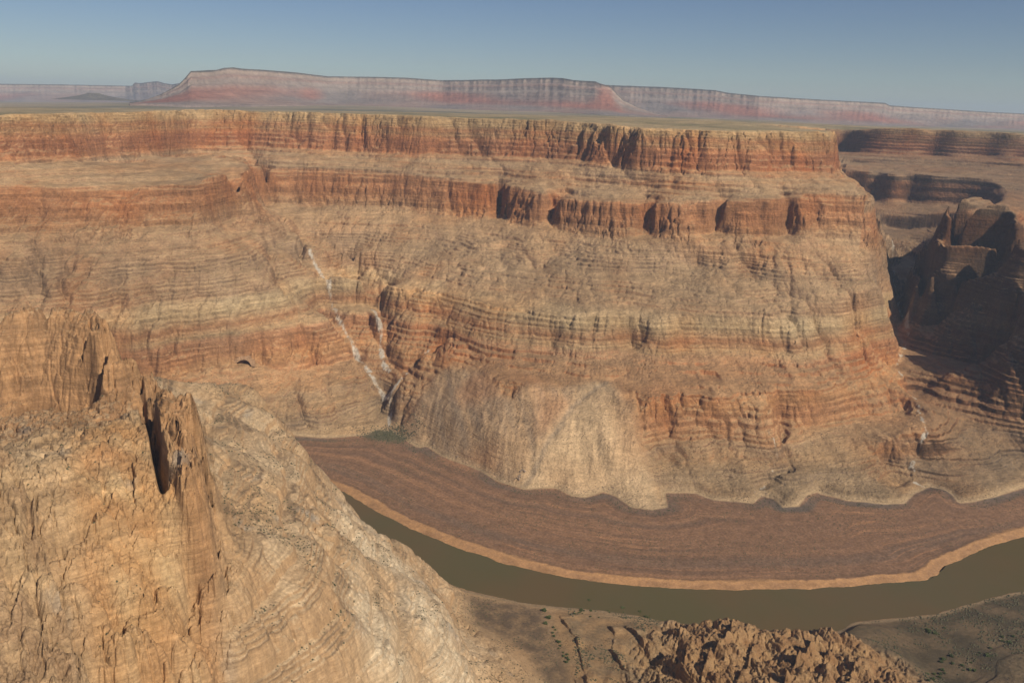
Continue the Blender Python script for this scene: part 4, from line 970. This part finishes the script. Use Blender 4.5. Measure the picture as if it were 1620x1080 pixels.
# scrub: uncountable little bushes
def scatter(name, label, n, pick, size, seed, cat='scrub'):
    g_ = np.random.default_rng(seed); xs, ys = pick(g_, n)
    xs = xs.astype(np.float32); ys = ys.astype(np.float32)
    e_ = 1.5; z0 = terrain(xs, ys); zx = terrain(xs+e_, ys); zy = terrain(xs, ys+e_)
    nz_ = 1/np.sqrt(1+((zx-z0)/e_)**2+((zy-z0)/e_)**2); keep = nz_ > .72
    xs, ys, z0 = xs[keep], ys[keep], z0[keep]; m = len(xs)
    base = np.array([(1,0,-.2),(.3,.95,-.2),(-.8,.6,-.2),(-.8,-.6,-.2),(.3,-.95,-.2),(.55,.3,.6),(-.5,.35,.7),(-.1,-.6,.6),(0,0,.85)], np.float32)
    tri = np.array([(0,1,5),(1,2,6),(2,3,6),(3,4,7),(4,0,7),(0,5,7),(1,6,5),(3,7,6),(5,6,8),(6,7,8),(7,5,8)])
    sz = size[0]+(size[1]-size[0])*g_.random(m)**2; a = g_.random(m)*6.283
    jit = 1+.35*(g_.random((m, 9, 3))-.5)
    P_ = base[None]*jit*sz[:, None, None]
    ca2, sa2 = np.cos(a)[:, None], np.sin(a)[:, None]
    V = np.stack([P_[..., 0]*ca2-P_[..., 1]*sa2+xs[:, None], P_[..., 0]*sa2+P_[..., 1]*ca2+ys[:, None], P_[..., 2]+z0[:, None]], -1).reshape(-1, 3).astype(np.float32)
    T = (tri[None]+(np.arange(m)*9)[:, None, None]).reshape(-1, 3).astype(np.int32)
    me = bpy.data.meshes.new(name); me.vertices.add(len(V)); me.vertices.foreach_set('co', V.ravel()); me.loops.add(T.size); me.loops.foreach_set('vertex_index', T.ravel())
    me.polygons.add(len(T)); me.polygons.foreach_set('loop_start', np.arange(0, T.size, 3, dtype=np.int32)); me.update(calc_edges=True); me.materials.append(MS)
    o = bpy.data.objects.new(name, me); COL.objects.link(o); tag(o, label, 'stuff', cat)
def pick_near(g_, n):
    a = np.radians(g_.uniform(-40, 4, n*3)); r = 750*(2300/750)**g_.random(n*3); x, y = np.sin(a)*r, np.cos(a)*r
    x = x.astype(np.float32); y = y.astype(np.float32)
    m = (sample(DN, x, y) > 20)&(gn(x, y, 110, seed=120)+.6*gn(x, y, 30, seed=121) > .05)&(sample(M_CLIFFN, x, y)*.8 < g_.random(n*3)); return x[m][:n], y[m][:n]
scatter('scrub', 'tiny dark desert bushes dotting the pale ledges of the promontory', 15000, pick_near, (.8, 2.1), 1)
def pick_right(g_, n):
    x = g_.uniform(150, 1900, n*4).astype(np.float32); y = g_.uniform(1400, 2400, n*4).astype(np.float32)
    m = (sample(DN, x, y) > 4)&(sample(M_CRAG, x, y) < .25)&(gn(x, y, 120, seed=122)+.6*gn(x, y, 30, seed=123) > .0); return x[m][:n], y[m][:n]
scatter('scrub', 'grey green brush covering the near bank beside the river', 16000, pick_right, (.9, 3.0), 2)
def pick_toe(g_, n):
    x = g_.uniform(-900, 2300, n*12).astype(np.float32); y = g_.uniform(2200, 3300, n*12).astype(np.float32)
    d = sample(DT, x, y); m = (d > -42)&(d < -6)&(gn(x, y, 240, seed=97) > -.25); return x[m][:n], y[m][:n]
scatter('scrub', 'dark brush in a band at the foot of the far slopes', 4500, pick_toe, (1.0, 2.6), 3)
def pick_delta(g_, n):
    x = TRIB[-1][0]+15+g_.normal(0, 48, n); y = TRIB[-1][1]-45+g_.normal(0, 34, n); x = x.astype(np.float32); y = y.astype(np.float32)
    return x, y
scatter('scrub', 'green brush on the little delta below the white streambed', 1300, pick_delta, (1.5, 3.4), 4)
def pick_flat(g_, n):
    x = g_.uniform(-900, 2300, n*6).astype(np.float32); y = g_.uniform(1900, 3200, n*6).astype(np.float32)
    m = (sample(DT, x, y) < -20)&(sample(DF, x, y) > 44)&(gn(x, y, 300, 120, seed=57)+.5*gn(x, y, 60, 25, seed=58) > .0); return x[m][:n], y[m][:n]
scatter('scrub', 'fine dry brush speckling the red brown river terrace', 9000, pick_flat, (.7, 1.9), 5)
print('plants', round(time.time()-T0, 1))
# ------------------------------------------------------------------ air
def haze():
    me = bpy.data.meshes.new('haze')
    x0, x1, y0, y1, z0, z1 = -36000, 36000, -3000, 46000, -61, 1900
    v = [(x, y, z) for z in (z0, z1) for y in (y0, y1) for x in (x0, x1)]
    me.from_pydata(v, [], [(0,2,3,1),(4,5,7,6),(0,1,5,4),(2,6,7,3),(0,4,6,2),(1,3,7,5)]); me.update()
    m = bpy.data.materials.new('thin_air_haze'); m.use_nodes = True; nt = m.node_tree; nt.nodes.clear()
    out = nt.nodes.new('ShaderNodeOutputMaterial'); pv = nt.nodes.new('ShaderNodeVolumePrincipled')
    pv.inputs['Color'].default_value = (.62,.78,1,1); pv.inputs['Density'].default_value = 2.2e-5; pv.inputs['Anisotropy'].default_value = .1
    nt.links.new(pv.outputs[0], out.inputs['Volume']); me.materials.append(m)
    o = bpy.data.objects.new('haze', me); COL.objects.link(o)
    tag(o, 'thin pale haze filling the air of the canyon', 'stuff', 'haze')
haze()
print('done', round(time.time()-T0, 1), 'verts', sum(len(o.data.vertices) for o in COL.objects if o.type == 'MESH'))
